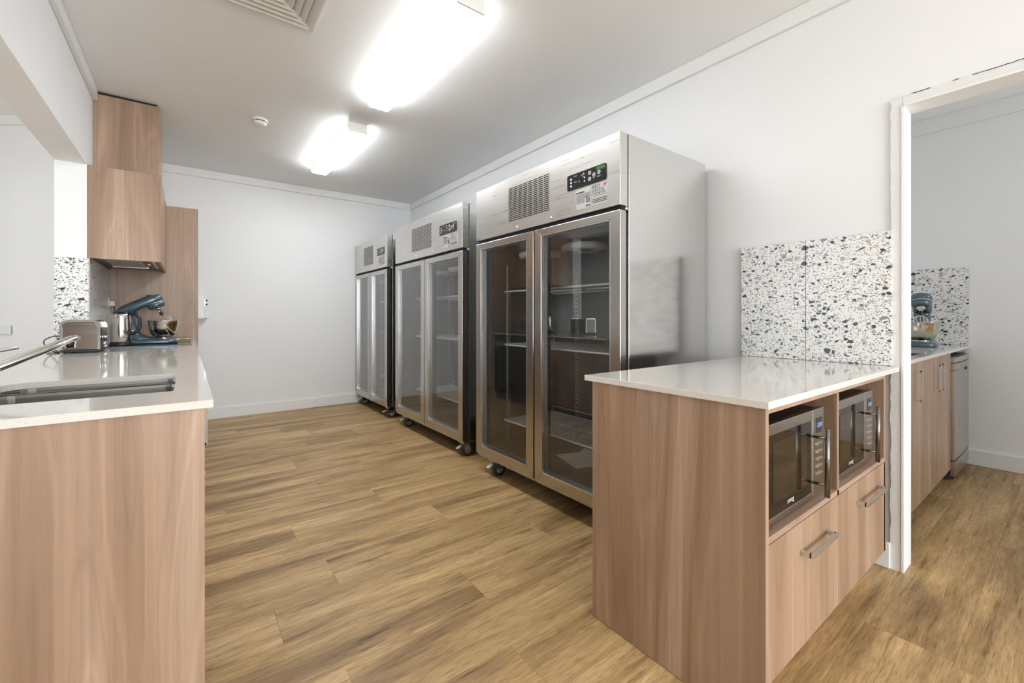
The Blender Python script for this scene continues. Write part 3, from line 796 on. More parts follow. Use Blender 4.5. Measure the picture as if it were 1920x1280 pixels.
sp = MB().box(2.494, 0.514, 0.9005, 2.503, 1.163, 1.5005).build('tile_splashback', 'mortar')
tag(sp, 'two-tile terrazzo splashback standing behind the microwave benchtop', 'splashback')
for a, b_ in ((0.516, 0.8455), (0.8475, 1.161)):
    MB().box(2.481, a, 0.901, 2.4935, b_, 1.500).build('tile', 'terrazzo', sp, 0.0008)

def microwave(x0, x1, z0, z1, y0, label):
    t = thing('microwave_oven', ((x0 + x1) / 2, y0 + 0.18, z0), label, 'microwave', 'built-in microwaves in the open bays')
    MB().box(x0 + 0.004, y0 + 0.016, z0 + 0.010, x1 - 0.004, y0 + 0.38, z1 - 0.004).build('body', 'steel_dark', t, 0.003)
    xd = x1 - 0.098
    MB().box(xd + 0.002, y0, z0 + 0.008, x1, y0 + 0.018, z1).build('control_fascia', 'mw_steel', t, 0.002)
    d = MB()
    d.box(x0, y0, z1 - 0.032, xd, y0 + 0.018, z1).box(x0, y0, z0 + 0.008, xd, y0 + 0.018, z0 + 0.026).box(xd - 0.006, y0, z0 + 0.026, xd, y0 + 0.018, z1 - 0.032)
    dr = d.build('door', 'mw_steel', t, 0.0015)
    MB().box(x0 + 0.001, y0 + 0.002, z0 + 0.026, xd - 0.006, y0 + 0.017, z1 - 0.032).build('door_glass', 'oven_glass', dr)
    wx0, wx1 = x0 + 0.055, xd - 0.045
    MB().box(wx0, y0 + 0.0012, z0 + 0.06, wx1, y0 + 0.0022, z1 - 0.055).build('window_mesh', 'cook_window', dr)
    text('smeg', 0.021, (x0 + 0.150, y0 + 0.0008, z0 + 0.040), (1, 0, 0), (0, 0, 1), 'icon', dr, sx=1.1)
    hx = xd + 0.004
    h = MB().tube([(hx, y0 - 0.038, z0 + 0.022), (hx, y0 - 0.038, z1 - 0.052)], 0.0075, 14)
    for z in (z0 + 0.060, z1 - 0.082): h.tube([(hx - 0.008, y0 + 0.001, z), (hx, y0 - 0.038, z)], 0.0045, 10)
    h.build('handle', 'dark_chrome', dr)
    cp = MB().box(xd + 0.028, y0 - 0.0008, z1 - 0.078, xd + 0.078, y0 + 0.002, z1 - 0.030).build('display', 'panel', t)
    text('12:00', 0.020, (xd + 0.031, y0 - 0.0016, z1 - 0.060), (1, 0, 0), (0, 0, 1), 'display', cp)
    for i in range(5):
        MB().box(xd + 0.030, y0 - 0.004, z1 - 0.118 - i * 0.024, xd + 0.076, y0 + 0.002, z1 - 0.112 - i * 0.024).build('button', 'chrome', t, 0.001)
    for x in (x0 + 0.03, x1 - 0.03):
        for y in (y0 + 0.05, y0 + 0.34): MB().lathe((x, y, z0), [(0.010, 0), (0.010, 0.011)], 10).build('foot', 'black', t)
M['cook_window'] = plain('oven_window', (0.028, 0.018, 0.009), 0.06, 0.0, 0.45)
microwave(1.250, 1.690, 0.533, 0.821, 0.523, 'black and steel microwave in the left bay, closer to the fridges')
microwave(1.795, 2.235, 0.533, 0.821, 0.523, 'black and steel microwave in the right bay, beside the doorway')

# ------------------------------------------------------------------ left peninsula and counter
pt = [(-0.745, 1.385), (0.052, 1.385), (0.052, 4.878), (-0.533, 4.878), (-0.533, PY - 0.002), (-0.745, PY - 0.002)]
SX0, SX1, SY0, SY1 = -0.475, -0.036, 1.615, 2.115
hole = rrect(SX0, SY0, SX1, SY1, [0.06, 0.012, 0.012, 0.07], 6)
tag(MB().slab(pt, [hole], ZB, 0.90).build('stone_benchtop', 'stone'), 'long pale stone benchtop on the left with the sink cut in', 'benchtop')
t = thing('counter_cabinet', (-0.30, 2.8, 0.0), 'timber-look counter cabinet run under the sink and cooktop at left', 'cabinet')
MB().box(-0.735, 1.400, 0.002, 0.034, 1.418, ZB - 0.001).build('end_panel', 'lam', t, 0.001)
MB().box(-0.70, 1.418, 0.002, -0.684, PY - 0.004, ZB - 0.001).build('back_panel', 'lam', t)
MB().box(-0.53, 1.418, 0.10, 0.012, 4.875, 0.118).build('bottom_panel', 'lam_in', t)
MB().box(-0.06, 1.418, 0.002, -0.045, 4.875, 0.10).build('kickboard', 'lam', t)
ys = [1.420, 1.70, 2.26, 3.20, 4.15]
for i in range(2):
    a, b_ = ys[i] + 0.0015, ys[i + 1] - 0.0015
    d = MB().box(0.015, a, 0.105, 0.033, b_, ZB - 0.012).build('door', 'lam', t, 0.001)
    if i == 0: d.name = 'filler_panel'; continue
    h = MB(); d_handle(h, (0.033, 2.21, 0.583), (0.033, 2.21, 0.79), (0.030, 0, 0), 0.005); h.build('handle', 'dark_chrome', d)
for i in (2, 3):
    for z0, z1 in ((0.105, 0.40), (0.403, 0.63), (0.633, 0.868)):
        a, b_ = ys[i] + 0.0015, ys[i + 1] - 0.0015
        d = MB().box(0.015, a, z0, 0.033, b_, z1).build('drawer', 'lam', t, 0.001)
        h = MB(); ym = (a + b_) / 2; d_handle(h, (0.033, ym - 0.1, z1 - 0.06), (0.033, ym + 0.1, z1 - 0.06), (0.032, 0, 0), 0.0055); h.build('handle', 'nickel', d)
MB().box(0.012, 4.152, 0.105, 0.030, 4.875, 0.868).build('oven_front', 'oven_glass', t)
MB().tube([(0.065, 4.22, 0.78), (0.065, 4.81, 0.78)], 0.008, 10).build('oven_handle', 'chrome', t)
MB().box(-0.52, 4.86, 0.12, 0.012, 4.875, ZB - 0.002).build('side_panel', 'lam_in', t)

# sink with two bowls
t = thing('double_sink', (-0.255, 1.865, 0.70), 'undermounted stainless double sink in the left benchtop', 'sink')
def bowl(x0, y0, x1, y1, rs):
    mb = MB(); rings = []
    for z, inset in ((0.8795, -0.012), (0.8795, 0.0), (0.872, 0.002), (0.74, 0.008), (0.705, 0.035), (0.70, 0.06)):
        i = inset; q = [max(r - i * 0.3, 0.004) for r in rs]
        rings.append([(x, y, z) for x, y in rrect(x0 + i, y0 + i, x1 - i, y1 - i, q, 5)])
    mb.loft(rings, False, False)
    mb.f.append([len(mb.v) - 1 - j for j in range(len(rings[0]))]); mb.smooth.append(False)
    for k in range(len(mb.smooth) - 1): mb.smooth[k] = False
    return mb
MDY = 1.965
b1 = bowl(SX0 + 0.004, SY0 - 0.002, SX1 + 0.002, MDY - 0.02, [0.05, 0.03, 0.03, 0.05]).build('bowl', 'steel_sink', t)
b2 = bowl(SX0 + 0.004, MDY + 0.02, SX1 + 0.002, SY1 + 0.002, [0.05, 0.03, 0.03, 0.06]).build('bowl', 'steel_sink', t)
for b_, y in ((b1, 1.78), (b2, 2.05)): MB().lathe((-0.255, y, 0.7005), [(0.035, 0), (0.032, 0.003), (0.015, 0.001), (0.0, 0.001)], 24, cap=False).build('drain', 'chrome', b_)

t = thing('sink_tap', (-0.54, 1.75, 0.90), 'chrome mixer tap with long slanted spout over the sink', 'tap')
MB().lathe((-0.54, 1.75, 0.90), [(0.027, 0), (0.027, 0.006), (0.022, 0.010), (0.022, 0.085), (0.019, 0.098), (0.0, 0.100)], 24, cap=False).build('tap_body', 'chrome', t)
S0 = Vector((-0.52, 1.77, 0.928)); S1 = Vector((-0.303, 2.055, 1.050)); dv = (S1 - S0).normalized()
sd = dv.cross(Vector((0, 0, 1))).normalized(); su = sd.cross(dv)
rings = []
for q in (0, 0.94, 1.0):
    p = S0.lerp(S1, q); hw, hh = (0.015, 0.012) if q < 0.98 else (0.013, 0.007)
    rings.append([p + sd * hw * math.cos(a) * (1 if abs(math.cos(a)) < .9 else 1) + su * hh * math.sin(a) for a in [2 * PI * i / 16 for i in range(16)]])
MB().loft(rings).build('spout', 'chrome', t)
MB().lathe((S1.x - 0.014, S1.y - 0.018, S1.z - 0.034), [(0.0, 0), (0.0135, 0.0), (0.0135, 0.012), (0.015, 0.013), (0.015, 0.030)], 20, cap=False).build('aerator', 'chrome', t)
MB().tube([(-0.54, 1.75, 0.995), (-0.50, 1.75, 1.010), (-0.372, 1.75, 1.035)], [0.010, 0.006, 0.004], 10).build('lever', 'nickel', t)

# terrazzo on the pier end and on the wall behind the cooktop
sp = MB().box(-0.684, PY - 0.004, 0.9005, -0.5365, PY - 0.0012, 1.500).build('tile_splashback', 'mortar')
tag(sp, 'narrow terrazzo splashback on the pier end behind the toaster', 'splashback')
MB().box(-0.683, PY - 0.014, 0.901, -0.5255, PY - 0.0042, 1.500).build('tile', 'terrazzo', sp, 0.0008)
sp = MB().box(XL + 0.0008, PY, 0.9005, XL + 0.003, 4.878, 1.506).build('tile_splashback', 'mortar')
tag(sp, 'shaded terrazzo splashback on the side wall under the range hood', 'splashback')
for a, b_ in ((PY - 0.002, 4.30), (4.302, 4.877)): MB().box(XL + 0.0032, a, 0.901, XL + 0.0125, b_, 1.506).build('tile', 'terrazzo', sp, 0.0006)

# tall panel, hood cabinet, flue cover
tag(MB().box(XL + 0.002, 4.880, 0.002, 0.068, 4.898, 2.100).build('tall_end_panel', 'lam', bevel=0.001), 'tall timber-look panel standing behind the mixer at the end of the left counter', 'panel')
t = thing('range_hood_cabinet', (-0.35, 4.4, 1.505), 'timber-look hood cabinet above the cooktop with steel rangehood inside', 'cabinet')
MB().box(XL + 0.002, PY, 1.505, -0.160, PY + 0.018, 2.118).build('front_panel', 'lam', t, 0.001)
MB().box(-0.178, PY + 0.018, 1.505, -0.160, 4.878, 2.118).build('side_panel', 'lam', t, 0.001)
MB().box(XL + 0.002, PY + 0.018, 2.10, -0.178, 4.878, 2.118).build('top_panel', 'lam_in', t)
MB().box(XL + 0.016, 4.862, 1.505, -0.178, 4.878, 2.10).box(XL + 0.002, PY + 0.018, 1.508, XL + 0.016, 4.862, 2.10).build('inner_lining', 'lam_in', t)
hd = MB().box(XL + 0.022, PY + 0.03, 1.518, -0.182, 4.850, 1.56).build('hood_underside', 'steel_dark', t)
MB().box(-0.47, 4.05, 1.512, -0.27, 4.60, 1.519).build('grease_filter', 'steel', hd)
fr = MB().box(-0.478, 4.598, 1.510, -0.262, 4.612, 1.519).box(-0.478, 4.038, 1.510, -0.262, 4.050, 1.519); fr.build('filter_trim', 'alu', hd)
MB().box(-0.215, 4.10, 1.513, -0.198, 4.60, 1.519).build('light_strip', 'alu', hd)
MB().lathe((-0.243, 4.30, 1.519), [(0.012, 0), (0.012, -0.010), (0.0, -0.011)], 16, cap=False).build('hood_knob', 'chrome', hd)
t = thing('flue_cover', (-0.36, 4.4, 2.118), 'timber-look box above the hood cabinet reaching the ceiling', 'cabinet')
MB().add([(XL + 0.002, y, z) if i in (0, 3) else (-0.182, y, z) for y in (4.16, 4.178) for i, z in enumerate((2.1185, 2.1185, 2.684, 2.680))], [(0, 1, 2, 3), (7, 6, 5, 4), (0, 4, 5, 1), (1, 5, 6, 2), (2, 6, 7, 3), (3, 7, 4, 0)]).build('front_panel', 'lam', t)
MB().box(-0.200, 4.178, 2.1185, -0.182, 4.70, 2.684).build('side_panel', 'lam', t)
MB().box(-0.51, 4.170, 2.66, -0.19, 4.70, CH - 0.001).build('dark_top_gap', 'gap', t)  # black block painted as the shade in the gap below the ceiling

# cooktop, kettle, mixer, toaster, tray, sockets
t = thing('cooktop', (-0.21, 4.46, 0.90), 'black glass cooktop set on the left benchtop under the hood', 'cooktop')
MB().box(-0.462, 4.160, 0.9002, 0.016, 4.780, 0.907).build('glass_plate', 'cooktop', t, 0.0015)
MB().box(-0.464, 4.156, 0.9002, 0.018, 4.160, 0.9055).build('front_trim', 'black', t)
for x, y, r in ((-0.33, 4.33, 0.10), (-0.10, 4.33, 0.075), (-0.33, 4.62, 0.075), (-0.10, 4.62, 0.10)):
    ring = MB(); n = 40; o = 0
    for q in (r, r - 0.002): ring.v += [(x + q * math.cos(2 * PI * i / n), y + q * math.sin(2 * PI * i / n), 0.9073) for i in range(n)]
    for i in range(n): ring.f.append([i, (i + 1) % n, n + (i + 1) % n, n + i]); ring.smooth.append(False)
    ring.build('hob_ring', 'grey_ink', t)
ZC = 0.9072
kx, ky = -0.398, 4.245
t = thing('electric_kettle', (kx, ky, ZC), 'brushed steel electric kettle standing beside the blue mixer', 'kettle')
MB().lathe((kx, ky, ZC), [(0.066, 0), (0.066, 0.008), (0.060, 0.022), (0.060, 0.026)], 36).build('base', 'black', t)
MB().lathe((kx, ky, ZC), [(0.058, 0.026), (0.060, 0.030), (0.060, 0.12), (0.058, 0.19), (0.054, 0.222), (0.050, 0.236)], 40).build('body', 'kettle_steel', t) if False else None
M['kettle_steel'] = steel('kettle_steel', (0.66, 0.62, 0.57), 0.16, (60, 60, 2))
kb = MB().lathe((kx, ky, ZC), [(0.058, 0.026), (0.060, 0.030), (0.060, 0.12), (0.058, 0.19), (0.054, 0.222), (0.050, 0.236)], 40).build('body', 'kettle_steel', t)
MB().lathe((kx, ky, ZC), [(0.051, 0.236), (0.047, 0.243), (0.020, 0.246), (0.0, 0.246)], 30, cap=False).build('lid', 'black', t)
MB().add([(kx - 0.012, ky - 0.062, ZC + 0.236), (kx - 0.040, ky - 0.047, ZC + 0.236), (kx - 0.050, ky - 0.062, ZC + 0.238), (kx - 0.022, ky - 0.0605, ZC + 0.205), (kx - 0.020, ky - 0.045, ZC + 0.236)], [(0, 3, 2), (3, 1, 2), (0, 2, 1, 4), (0, 4, 3), (4, 1, 3)]).build('spout', 'chrome', t)
hp = [(kx + 0.045, ky - 0.02, ZC + 0.232), (kx + 0.085, ky - 0.025, ZC + 0.226), (kx + 0.105, ky - 0.028, ZC + 0.195), (kx + 0.106, ky - 0.028, ZC + 0.14), (kx + 0.090, ky - 0.026, ZC + 0.10), (kx + 0.055, ky - 0.02, ZC + 0.082)]
MB().tube(smooth_pts(hp, 4), 0.0115, 12).build('handle', 'black', t)
text('smeg', 0.013, (kx + 0.012, ky - 0.0612, ZC + 0.058), Vector((0.95, 0.05, 0)), (0, 0, 1), 'grey_ink', t)

def stand_mixer(base, ang, label, tilt=24, sc_=1.0):
    """local +x is the bowl end; built from lofts, head hinged open"""
    t = thing('stand_mixer', base, label, 'mixer', 'blue stand mixers')
    ca, sa = math.cos(ang), math.sin(ang); B = Vector(base)
    def W(p): return B + Vector((p[0] * ca - p[1] * sa, p[0] * sa + p[1] * ca, p[2])) * sc_
    def put(mb, name, mat, par=t, **kw):
        mb.v = [tuple(W(p)) for p in mb.v]; return mb.build(name, mat, par, **kw)
    # foot plate
    ft = []
    for z, g in ((0.0, 0.0), (0.006, 0.004), (0.022, 0.004), (0.034, -0.010), (0.038, -0.02)):
        ft.append([(x, y, z) for x, y in rrect(-0.085 - g, -0.085 - g, 0.255 + g, 0.085 + g, [0.04, 0.075, 0.075, 0.04], 6)])
    put(MB().loft(ft), 'foot', 'blue_enamel')
    # column: ellipses rising and leaning back
    col = []
    for z, xc, a, b_ in ((0.030, 0.03, 0.135, 0.072), (0.045, 0.012, 0.100, 0.066), (0.075, -0.018, 0.058, 0.056), (0.12, -0.030, 0.043, 0.050), (0.18, -0.040, 0.038, 0.047), (0.225, -0.040, 0.044, 0.047), (0.245, -0.034, 0.052, 0.048)):
        col.append([(xc + a * math.cos(u), b_ * math.sin(u), z) for u in [2 * PI * i / 28 for i in range(28)]])
    put(MB().loft(col), 'column', 'blue_enamel')
    # head, hinged at the top of the column
    th = math.radians(tilt); hx, hz = -0.035, 0.245
    def Hd(s, y, h): return (hx + s * math.cos(th) - h * math.sin(th), y, hz + s * math.sin(th) + h * math.cos(th))
    hd_ = []
    for s, w, h0, h1 in ((-0.085, 0.006, 0.018, 0.030), (-0.078, 0.030, 0.004, 0.042), (-0.05, 0.045, -0.012, 0.052), (0.0, 0.054, -0.018, 0.062), (0.06, 0.057, -0.006, 0.066), (0.12, 0.060, -0.002, 0.070), (0.17, 0.060, -0.002, 0.072), (0.205, 0.054, 0.004, 0.067), (0.222, 0.038, 0.014, 0.057), (0.228, 0.008, 0.030, 0.042)):
        c = (h0 + h1) / 2; hh = (h1 - h0) / 2
        hd_.append([Hd(s, w * (abs(math.cos(u)) ** 0.8) * (1 if math.cos(u) > 0 else -1), c + hh * (abs(math.sin(u)) ** 0.8) * (1 if math.sin(u) > 0 else -1)) for u in [2 * PI * i / 28 for i in range(28)]])
    head = put(MB().loft(hd_), 'head', 'blue_enamel')
    # motor nose under the head
    n_ = []
    for h, r, sx in ((0.012, 0.056, 0.165), (-0.012, 0.056, 0.165), (-0.030, 0.050, 0.167), (-0.038, 0.033, 0.168)):
        n_.append([Hd(sx + r * 1.1 * math.cos(u), r * math.sin(u), h) for u in [2 * PI * i / 28 for i in range(28)]])
    put(MB().loft(n_), 'motor_nose', 'blue_enamel', head)
    bnd = []
    for h in (0.004, 0.010):
        bnd.append([Hd(0.165 + 0.0635 * math.cos(u), 0.0605 * math.sin(u), h) for u in [2 * PI * i / 28 for i in range(28)]])
    put(MB().loft(bnd), 'trim_band', 'chrome', head)
    hb = MB(); o = []
    for s, h in ((-0.05, 0.053), (0.0, 0.063), (0.12, 0.0715), (0.17, 0.0735)): o.append([Hd(s, y, h + z) for y, z in ((-0.012, 0.0), (0.012, 0.0), (0.010, 0.003), (-0.010, 0.003))])
    put(hb.loft(o), 'top_ridge', 'blue_dark', head)
    put(MB().loft([[Hd(0.150 + 0.008 * math.cos(u), 0.008 * math.sin(u), h) for u in [2 * PI * i / 12 for i in range(12)]] for h in (0.071, 0.083)]), 'hub_knob', 'black', head)
    # beater shaft and balloon whisk
    put(MB().loft([[Hd(0.168 + r * math.cos(u), r * math.sin(u), h) for u in [2 * PI * i / 20 for i in range(20)]] for h, r in ((-0.036, 0.028), (-0.048, 0.024), (-0.052, 0.012), (-0.070, 0.011))]), 'shaft', 'chrome', head)
    wk = MB().loft([[Hd(0.168 + r * math.cos(u), r * math.sin(u), h) for u in [2 * PI * i / 12 for i in range(12)]] for h, r in ((-0.066, 0.010), (-0.082, 0.013), (-0.096, 0.010))])
    wk_o = put(wk, 'whisk_collar', 'black', head)
    wr_ = MB()
    for q in range(6):
        a = q * PI / 6; pts = []
        for i in range(15):
            u = i / 14 * 2 * PI - PI / 2
            prof_s = [(0.004, -0.094), (0.018, -0.108), (0.036, -0.128), (0.042, -0.146), (0.036, -0.163), (0.020, -0.173), (0.0, -0.177)]
            if i <= 6: r, h = prof_s[i]; sg = 1
            elif i == 7: continue
            else: r, h = prof_s[14 - i]; sg = -1
            pts.append(Hd(0.168 + sg * r * math.cos(a), sg * r * math.sin(a), h))
        wr_.tube(pts, 0.0013, 5)
    put(wr_, 'whisk_wires', 'chrome', head)
    # bowl on the foot
    bc = (0.165, 0, 0.0)
    prof_b = [(0.030, 0.040), (0.040, 0.042), (0.060, 0.052), (0.080, 0.075), (0.093, 0.110), (0.100, 0.150), (0.103, 0.176), (0.106, 0.180), (0.1005, 0.178), (0.098, 0.150), (0.090, 0.110), (0.076, 0.078), (0.055, 0.056), (0.0, 0.046)]
    bo = put(MB().lathe(bc, prof_b, 40, cap=False), 'mixing_bowl', 'bowl_steel')
    put(MB().lathe((0.165, 0, 0.030), [(0.048, 0), (0.048, 0.012), (0.034, 0.014)], 28), 'bowl_base', 'chrome', bo)
    put(MB().lathe((-0.02, -0.072, 0.10), [(0.012, 0.010), (0.012, 0.0), (0.010, -0.008), (0.0, -0.009)], 16, 'y', cap=False), 'speed_lever', 'chrome')
    return t, put, bo
M['bowl_steel'] = steel('bowl_steel', (0.62, 0.58, 0.50), 0.13, (50, 50, 2))
m1, put1, bo1 = stand_mixer((-0.328, 4.44, ZC), 0.0, 'blue stand mixer on the left counter, side on with head tilted up')
m2, put2, bo2 = stand_mixer((4.46, 0.748, 0.9005), PI + 0.12, 'blue stand mixer seen through the doorway, facing the viewer', 26)
hb = MB().tube([(0.262, -0.02, 0.150), (0.300, -0.02, 0.150), (0.345, -0.02, 0.138), (0.345, -0.02, 0.118), (0.300, -0.02, 0.112), (0.255, -0.02, 0.112)], [0.008, 0.009, 0.010, 0.010, 0.009, 0.008], 10)
put2(hb, 'bowl_handle', 'chrome', bo2)

# toaster
tx0, tx1, ty0, ty1, tz = -0.608, -0.432, 3.615, 3.885, 0.9005
t = thing('toaster', ((tx0 + tx1) / 2, (ty0 + ty1) / 2, tz), 'rounded steel toaster on the left benchtop in front of the pier', 'toaster')
def tprof(g, y): return [(x, y, z) for x, z in rrect(tx0 + g, tz + 0.022, tx1 - g, tz + 0.194 - g, [0.004, 0.004, 0.032, 0.032], 7)]
MB().box(tx0 + 0.002, ty0 + 0.004, tz + 0.006, tx1 - 0.002, ty1 - 0.004, tz + 0.022).build('base', 'black', t, 0.002)
MB().loft([tprof(0.010, ty0 - 0.001), tprof(0.004, ty0 + 0.004), tprof(0.004, ty1 - 0.004), tprof(0.010, ty1)], True, True).build('shell', 'toaster_steel', t) if False else None
M['toaster_steel'] = steel('toaster_steel', (0.26, 0.215, 0.175), 0.2, (2, 60, 60))  # dark brown tint carries the reflection of timber
MB().loft([tprof(0.012, ty0), tprof(0.006, ty0 + 0.005), tprof(0.006, ty1 - 0.005), tprof(0.012, ty1)], True, False).build('shell', 'toaster_steel', t)
for y in (ty0 + 0.001, ty1 - 0.013):
    o = [(x, z) for x, z in rrect(tx0, tz + 0.020, tx1, tz + 0.197, [0.004, 0.004, 0.034, 0.034], 7)]
    i_ = [(x, z) for x, z in rrect(tx0 + 0.013, tz + 0.020, tx1 - 0.013, tz + 0.184, [0.004, 0.004, 0.024, 0.024], 7)]
    mb = MB(); n = len(o)
    for yy in (y - 0.002, y + 0.012):
        mb.v += [(x, yy, z) for x, z in o] + [(x, yy, z) for x, z in i_]
    for k in range(n):
        j = (k + 1) % n
        mb.f += [[k, j, n + j, n + k], [2 * n + k, 3 * n + k, 3 * n + j, 2 * n + j], [k, 2 * n + k, 2 * n + j, j], [n + k, n + j, 3 * n + j, 3 * n + k]]
        mb.smooth += [False] * 4
    mb.build('end_trim', 'chrome', t)
MB().box(tx1 - 0.004, ty0 + 0.03, tz + 0.03, tx1 + 0.003, ty1 - 0.02, tz + 0.150).build('side_panel', 'black', t, 0.003)
MB().box(tx1 + 0.003, ty0 + 0.10, tz + 0.085, tx1 + 0.022, ty0 + 0.14, tz + 0.10).build('lever', 'chrome', t, 0.003)
MB().lathe((tx1 + 0.003, ty0 + 0.12, tz + 0.05), [(0.012, 0), (0.012, 0.010), (0.0, 0.011)], 18, 'x', cap=False).build('knob', 'chrome', t)
for x in (-0.565, -0.50): MB().box(x, ty0 + 0.04, tz + 0.1885, x + 0.028, ty1 - 0.04, tz + 0.1895).build('slot', 'gap', t)
for x in (tx0 + 0.02, tx1 - 0.02):
    for y in (ty0 + 0.03, ty1 - 0.03): MB().lathe((x, y, tz), [(0.010, 0), (0.010, 0.007)], 10).build('foot', 'black', t)
cb = MB().tube(smooth_pts([(-0.606, 3.80, 0.995), (-0.66, 3.78, 0.998), (-0.695, 3.76, 0.975), (-0.690, 3.75, 0.945), (-0.668, 3.74, 0.918), (-0.645, 3.73, 0.906), (-0.615, 3.73, 0.906)]), 0.003, 8)
cb.tube(smooth_pts([(-0.606, 3.82, 0.978), (-0.640, 3.80, 0.966), (-0.662, 3.79, 0.940), (-0.672, 3.77, 0.914), (-0.68, 3.72, 0.905), (-0.655, 3.66, 0.9045), (-0.615, 3.67, 0.9045)]), 0.003, 8)
cb.build('power_cord', 'black', t)

# gilt tray beside the bowl
t = thing('brass_tray', (-0.05, 4.74, ZC), 'low brass-coloured tray with bright rim at the right end of the cooktop', 'tray')
MB().box(-0.115, 4.66, ZC, 0.010, 4.82, ZC + 0.004).box(-0.115, 4.815, ZC + 0.004, 0.010, 4.82, ZC + 0.032).box(-0.115, 4.66, ZC + 0.004, 0.010, 4.664, ZC + 0.018).build('tray_body', 'gold', t)
MB().tube([(-0.19, 4.655, ZC + 0.020), (0.025, 4.655, ZC + 0.022), (0.032, 4.70, ZC + 0.024)], 0.0035, 8).build('rim', 'chrome', t)
MB().tube([(-0.19, 4.655, ZC + 0.020), (-0.19, 4.655, ZC + 0.0)], 0.0035, 8).build('rim_leg', 'chrome', t)

t = thing('wall_socket', (XL + 0.013, 4.80, 1.20), 'white power socket with plug on terrazzo beside the tall panel', 'socket')
MB().box(XL + 0.013, 4.745, 1.195, XL + 0.021, 4.862, 1.270).build('plate', 'white_plastic', t, 0.002)
MB().box(XL + 0.021, 4.76, 1.205, XL + 0.050, 4.80, 1.245).build('plug', 'white_plastic', t, 0.003)
MB().tube([(XL + 0.046, 4.78, 1.207), (XL + 0.048, 4.78, 1.15), (XL + 0.045, 4.77, 1.0), (XL + 0.05, 4.70, 0.905)], 0.0035, 8).build('plug_cord', 'black', t)
# socket on the left room wall
sc0 = F_ * 3.385 - R_ * 4.00
t = thing('wall_socket', (sc0.x, sc0.y, 1.0), 'double power socket on the bright wall beyond the servery opening', 'socket')
MB().obox((sc0.x, sc0.y, 1.015), R_ * 0.058, F_ * 0.005, (0, 0, 0.036)).build('plate', 'white_plastic', t, 0.002)
for s_ in (-1, 1):
    c_ = sc0 + R_ * 0.027 * s_ - F_ * 0.007
    MB().obox((c_.x, c_.y, 1.025), R_ * 0.009, F_ * 0.003, (0, 0, 0.006)).build('switch', 'white_plastic', t)
# hand-towel dispenser glimpsed past the tall panel
t = thing('wall_dispenser', (0.06, YB - 0.01, 1.05), 'white wall dispenser with black knobs, just past the tall panel edge', 'dispenser')
MB().box(-0.10, YB - 0.10, 1.09, 0.135, YB - 0.003, 1.35).build('case', 'white_plastic', t, 0.008)
MB().box(-0.10, YB - 0.105, 1.105, 0.165, YB - 0.003, 1.118).build('ledge', 'white_plastic', t, 0.002)
for z in (1.238, 1.282): MB().lathe((0.148, YB - 0.06, z), [(0.013, 0), (0.013, 0.018)], 14).build('knob', 'black', t)
MB().box(0.135, YB - 0.07, 1.235, 0.141, YB - 0.05, 1.305).build('knob_plate', 'chrome', t)

# ------------------------------------------------------------------ side room beyond the doorway
hole = rrect(3.10, 0.585, 3.78, 0.97, 0.03, 4)
tag(MB().slab([(2.64, 0.530), (XS - 0.004, 0.530), (XS - 0.004, 1.136), (2.64, 1.136)], [hole], ZB, 0.90).build('stone_benchtop', 'stone'), 'pale stone benchtop in the side room beyond the doorway', 'benchtop')
t = thing('sink_basin', (3.44, 0.78, 0.72), 'steel sink sunk in the side room benchtop', 'sink')
mb = MB(); rings = []
for z, i in ((0.8795, -0.012), (0.8795, 0.0), (0.74, 0.006), (0.72, 0.03)):
    rings.append([(x, y, z) for x, y in rrect(3.10 + i, 0.585 + i, 3.78 - i, 0.97 - i, 0.03, 4)])
mb.loft(rings, False, False); mb.f.append([len(mb.v) - 1 - j for j in range(len(rings[0]))]); mb.smooth.append(False)
mb.build('bowl', 'steel_sink', t)
MB().lathe((3.44, 0.78, 0.7205), [(0.045, 0), (0.042, 0.003), (0.0, 0.001)], 24, cap=False).build('drain', 'chrome', t)
t = thing('sink_cabinet', (3.4, 0.85, 0.0), 'timber-look cabinet with long pull handles in the side room', 'cabinet')
MB().box(4.112, 0.552, 0.085, 4.128, 1.13, ZB - 0.001).build('side_panel', 'lam', t)
MB().box(2.64, 0.62, 0.002, 4.128, 0.636, 0.085).build('kickboard', 'gap', t)
MB().box(2.64, 0.572, 0.085, 4.112, 1.13, 0.10).build('bottom_panel', 'lam_in', t)
MB().box(2.64, 1.10, 0.10, 4.112, 1.13, 0.86).build('back_panel', 'lam_in', t)
for a, b_, hx in ((2.655, 3.152, 3.105), (3.155, 3.640, 3.590), (3.643, 4.126, 3.690)):
    d = MB().box(a, 0.550, 0.085, b_, 0.568, ZB - 0.004).build('door', 'lam', t, 0.001)
    h = MB(); d_handle(h, (hx, 0.550, 0.668), (hx, 0.550, 0.832), (0, -0.034, 0), 0.005); h.build('handle', 'nickel', d)
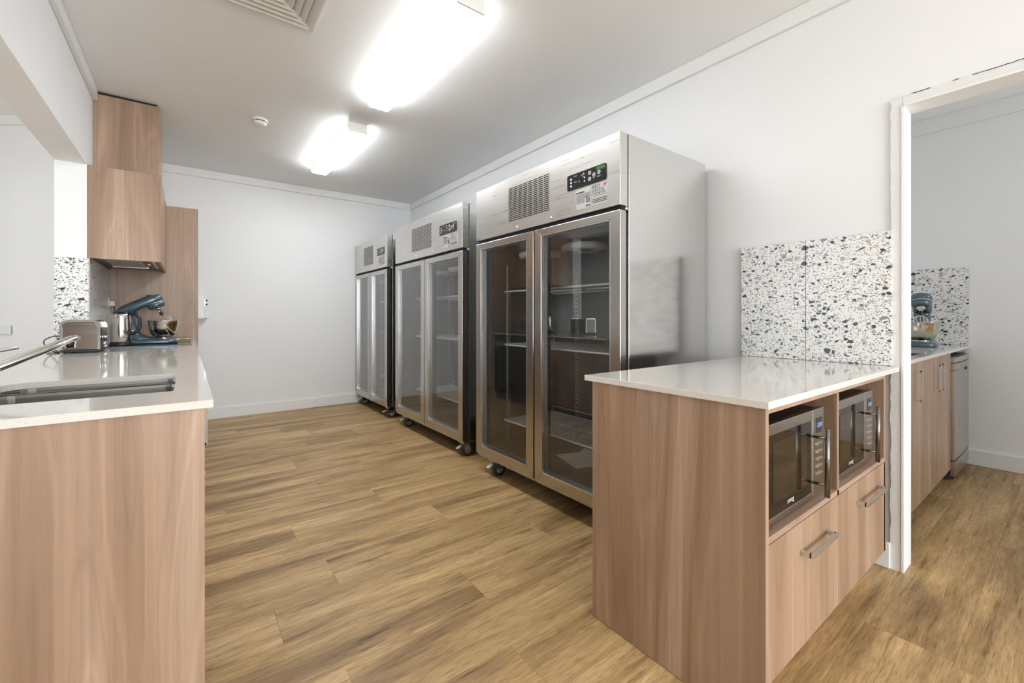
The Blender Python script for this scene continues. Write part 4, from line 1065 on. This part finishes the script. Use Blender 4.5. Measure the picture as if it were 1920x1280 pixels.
sp = MB().box(XS - 0.0125, 0.532, 0.9005, XS - 0.001, 1.136, 1.497).build('tile_splashback', 'mortar')
tag(sp, 'square terrazzo splashback behind the mixer in the side room', 'splashback')
MB().box(XS - 0.022, 0.533, 0.901, XS - 0.0126, 1.135, 1.496).build('tile', 'terrazzo', sp, 0.0006)
t = thing('dishwasher', (4.43, 0.8, 0.0), 'steel freestanding dishwasher beside the end wall of the side room', 'dishwasher')
x0, x1, yf = 4.134, 4.722, 0.533
MB().box(x0, yf + 0.012, 0.02, x1, 1.12, 0.845).build('body', 'dw_side', t, 0.003) if False else None
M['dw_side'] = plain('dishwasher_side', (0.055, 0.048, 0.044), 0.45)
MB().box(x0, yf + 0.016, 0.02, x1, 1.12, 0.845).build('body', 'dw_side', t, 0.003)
def curved(z0, z1, bulge, d=0.02, name='door', mat='dw_steel'):
    mb = MB(); n = 12; rings = []
    for i in range(n + 1):
        q = i / n; x = x0 + (x1 - x0) * q; y = yf - bulge * (1 - (2 * q - 1) ** 2)
        rings.append([(x, y, z0), (x, y, z1), (x, yf + d, z1), (x, yf + d, z0)])
    return mb.loft(rings, True, False).build(name, mat, t)
curved(0.145, 0.752, 0.004)
curved(0.756, 0.800, 0.010, name='control_panel')
curved(0.806, 0.842, 0.010, name='top_fascia')
curved(0.036, 0.136, 0.004, 0.022, name='kick_panel')
MB().box(x0 + 0.002, yf + 0.006, 0.02, x1 - 0.002, yf + 0.03, 0.83).build('door_gap', 'gap', t)
MB().add([(4.50, yf - 0.0085, 0.752), (4.60, yf - 0.007, 0.752), (4.60, yf - 0.006, 0.733), (4.53, yf - 0.007, 0.733), (4.50, yf + 0.003, 0.752), (4.60, yf + 0.003, 0.752), (4.60, yf + 0.003, 0.733), (4.53, yf + 0.003, 0.733)], [(0, 3, 2, 1), (4, 5, 6, 7), (0, 1, 5, 4), (1, 2, 6, 5), (2, 3, 7, 6), (3, 0, 4, 7)]).build('handle_recess', 'gap', t)

for o in bpy.data.objects:
    if '_base' in o: del o['_base']
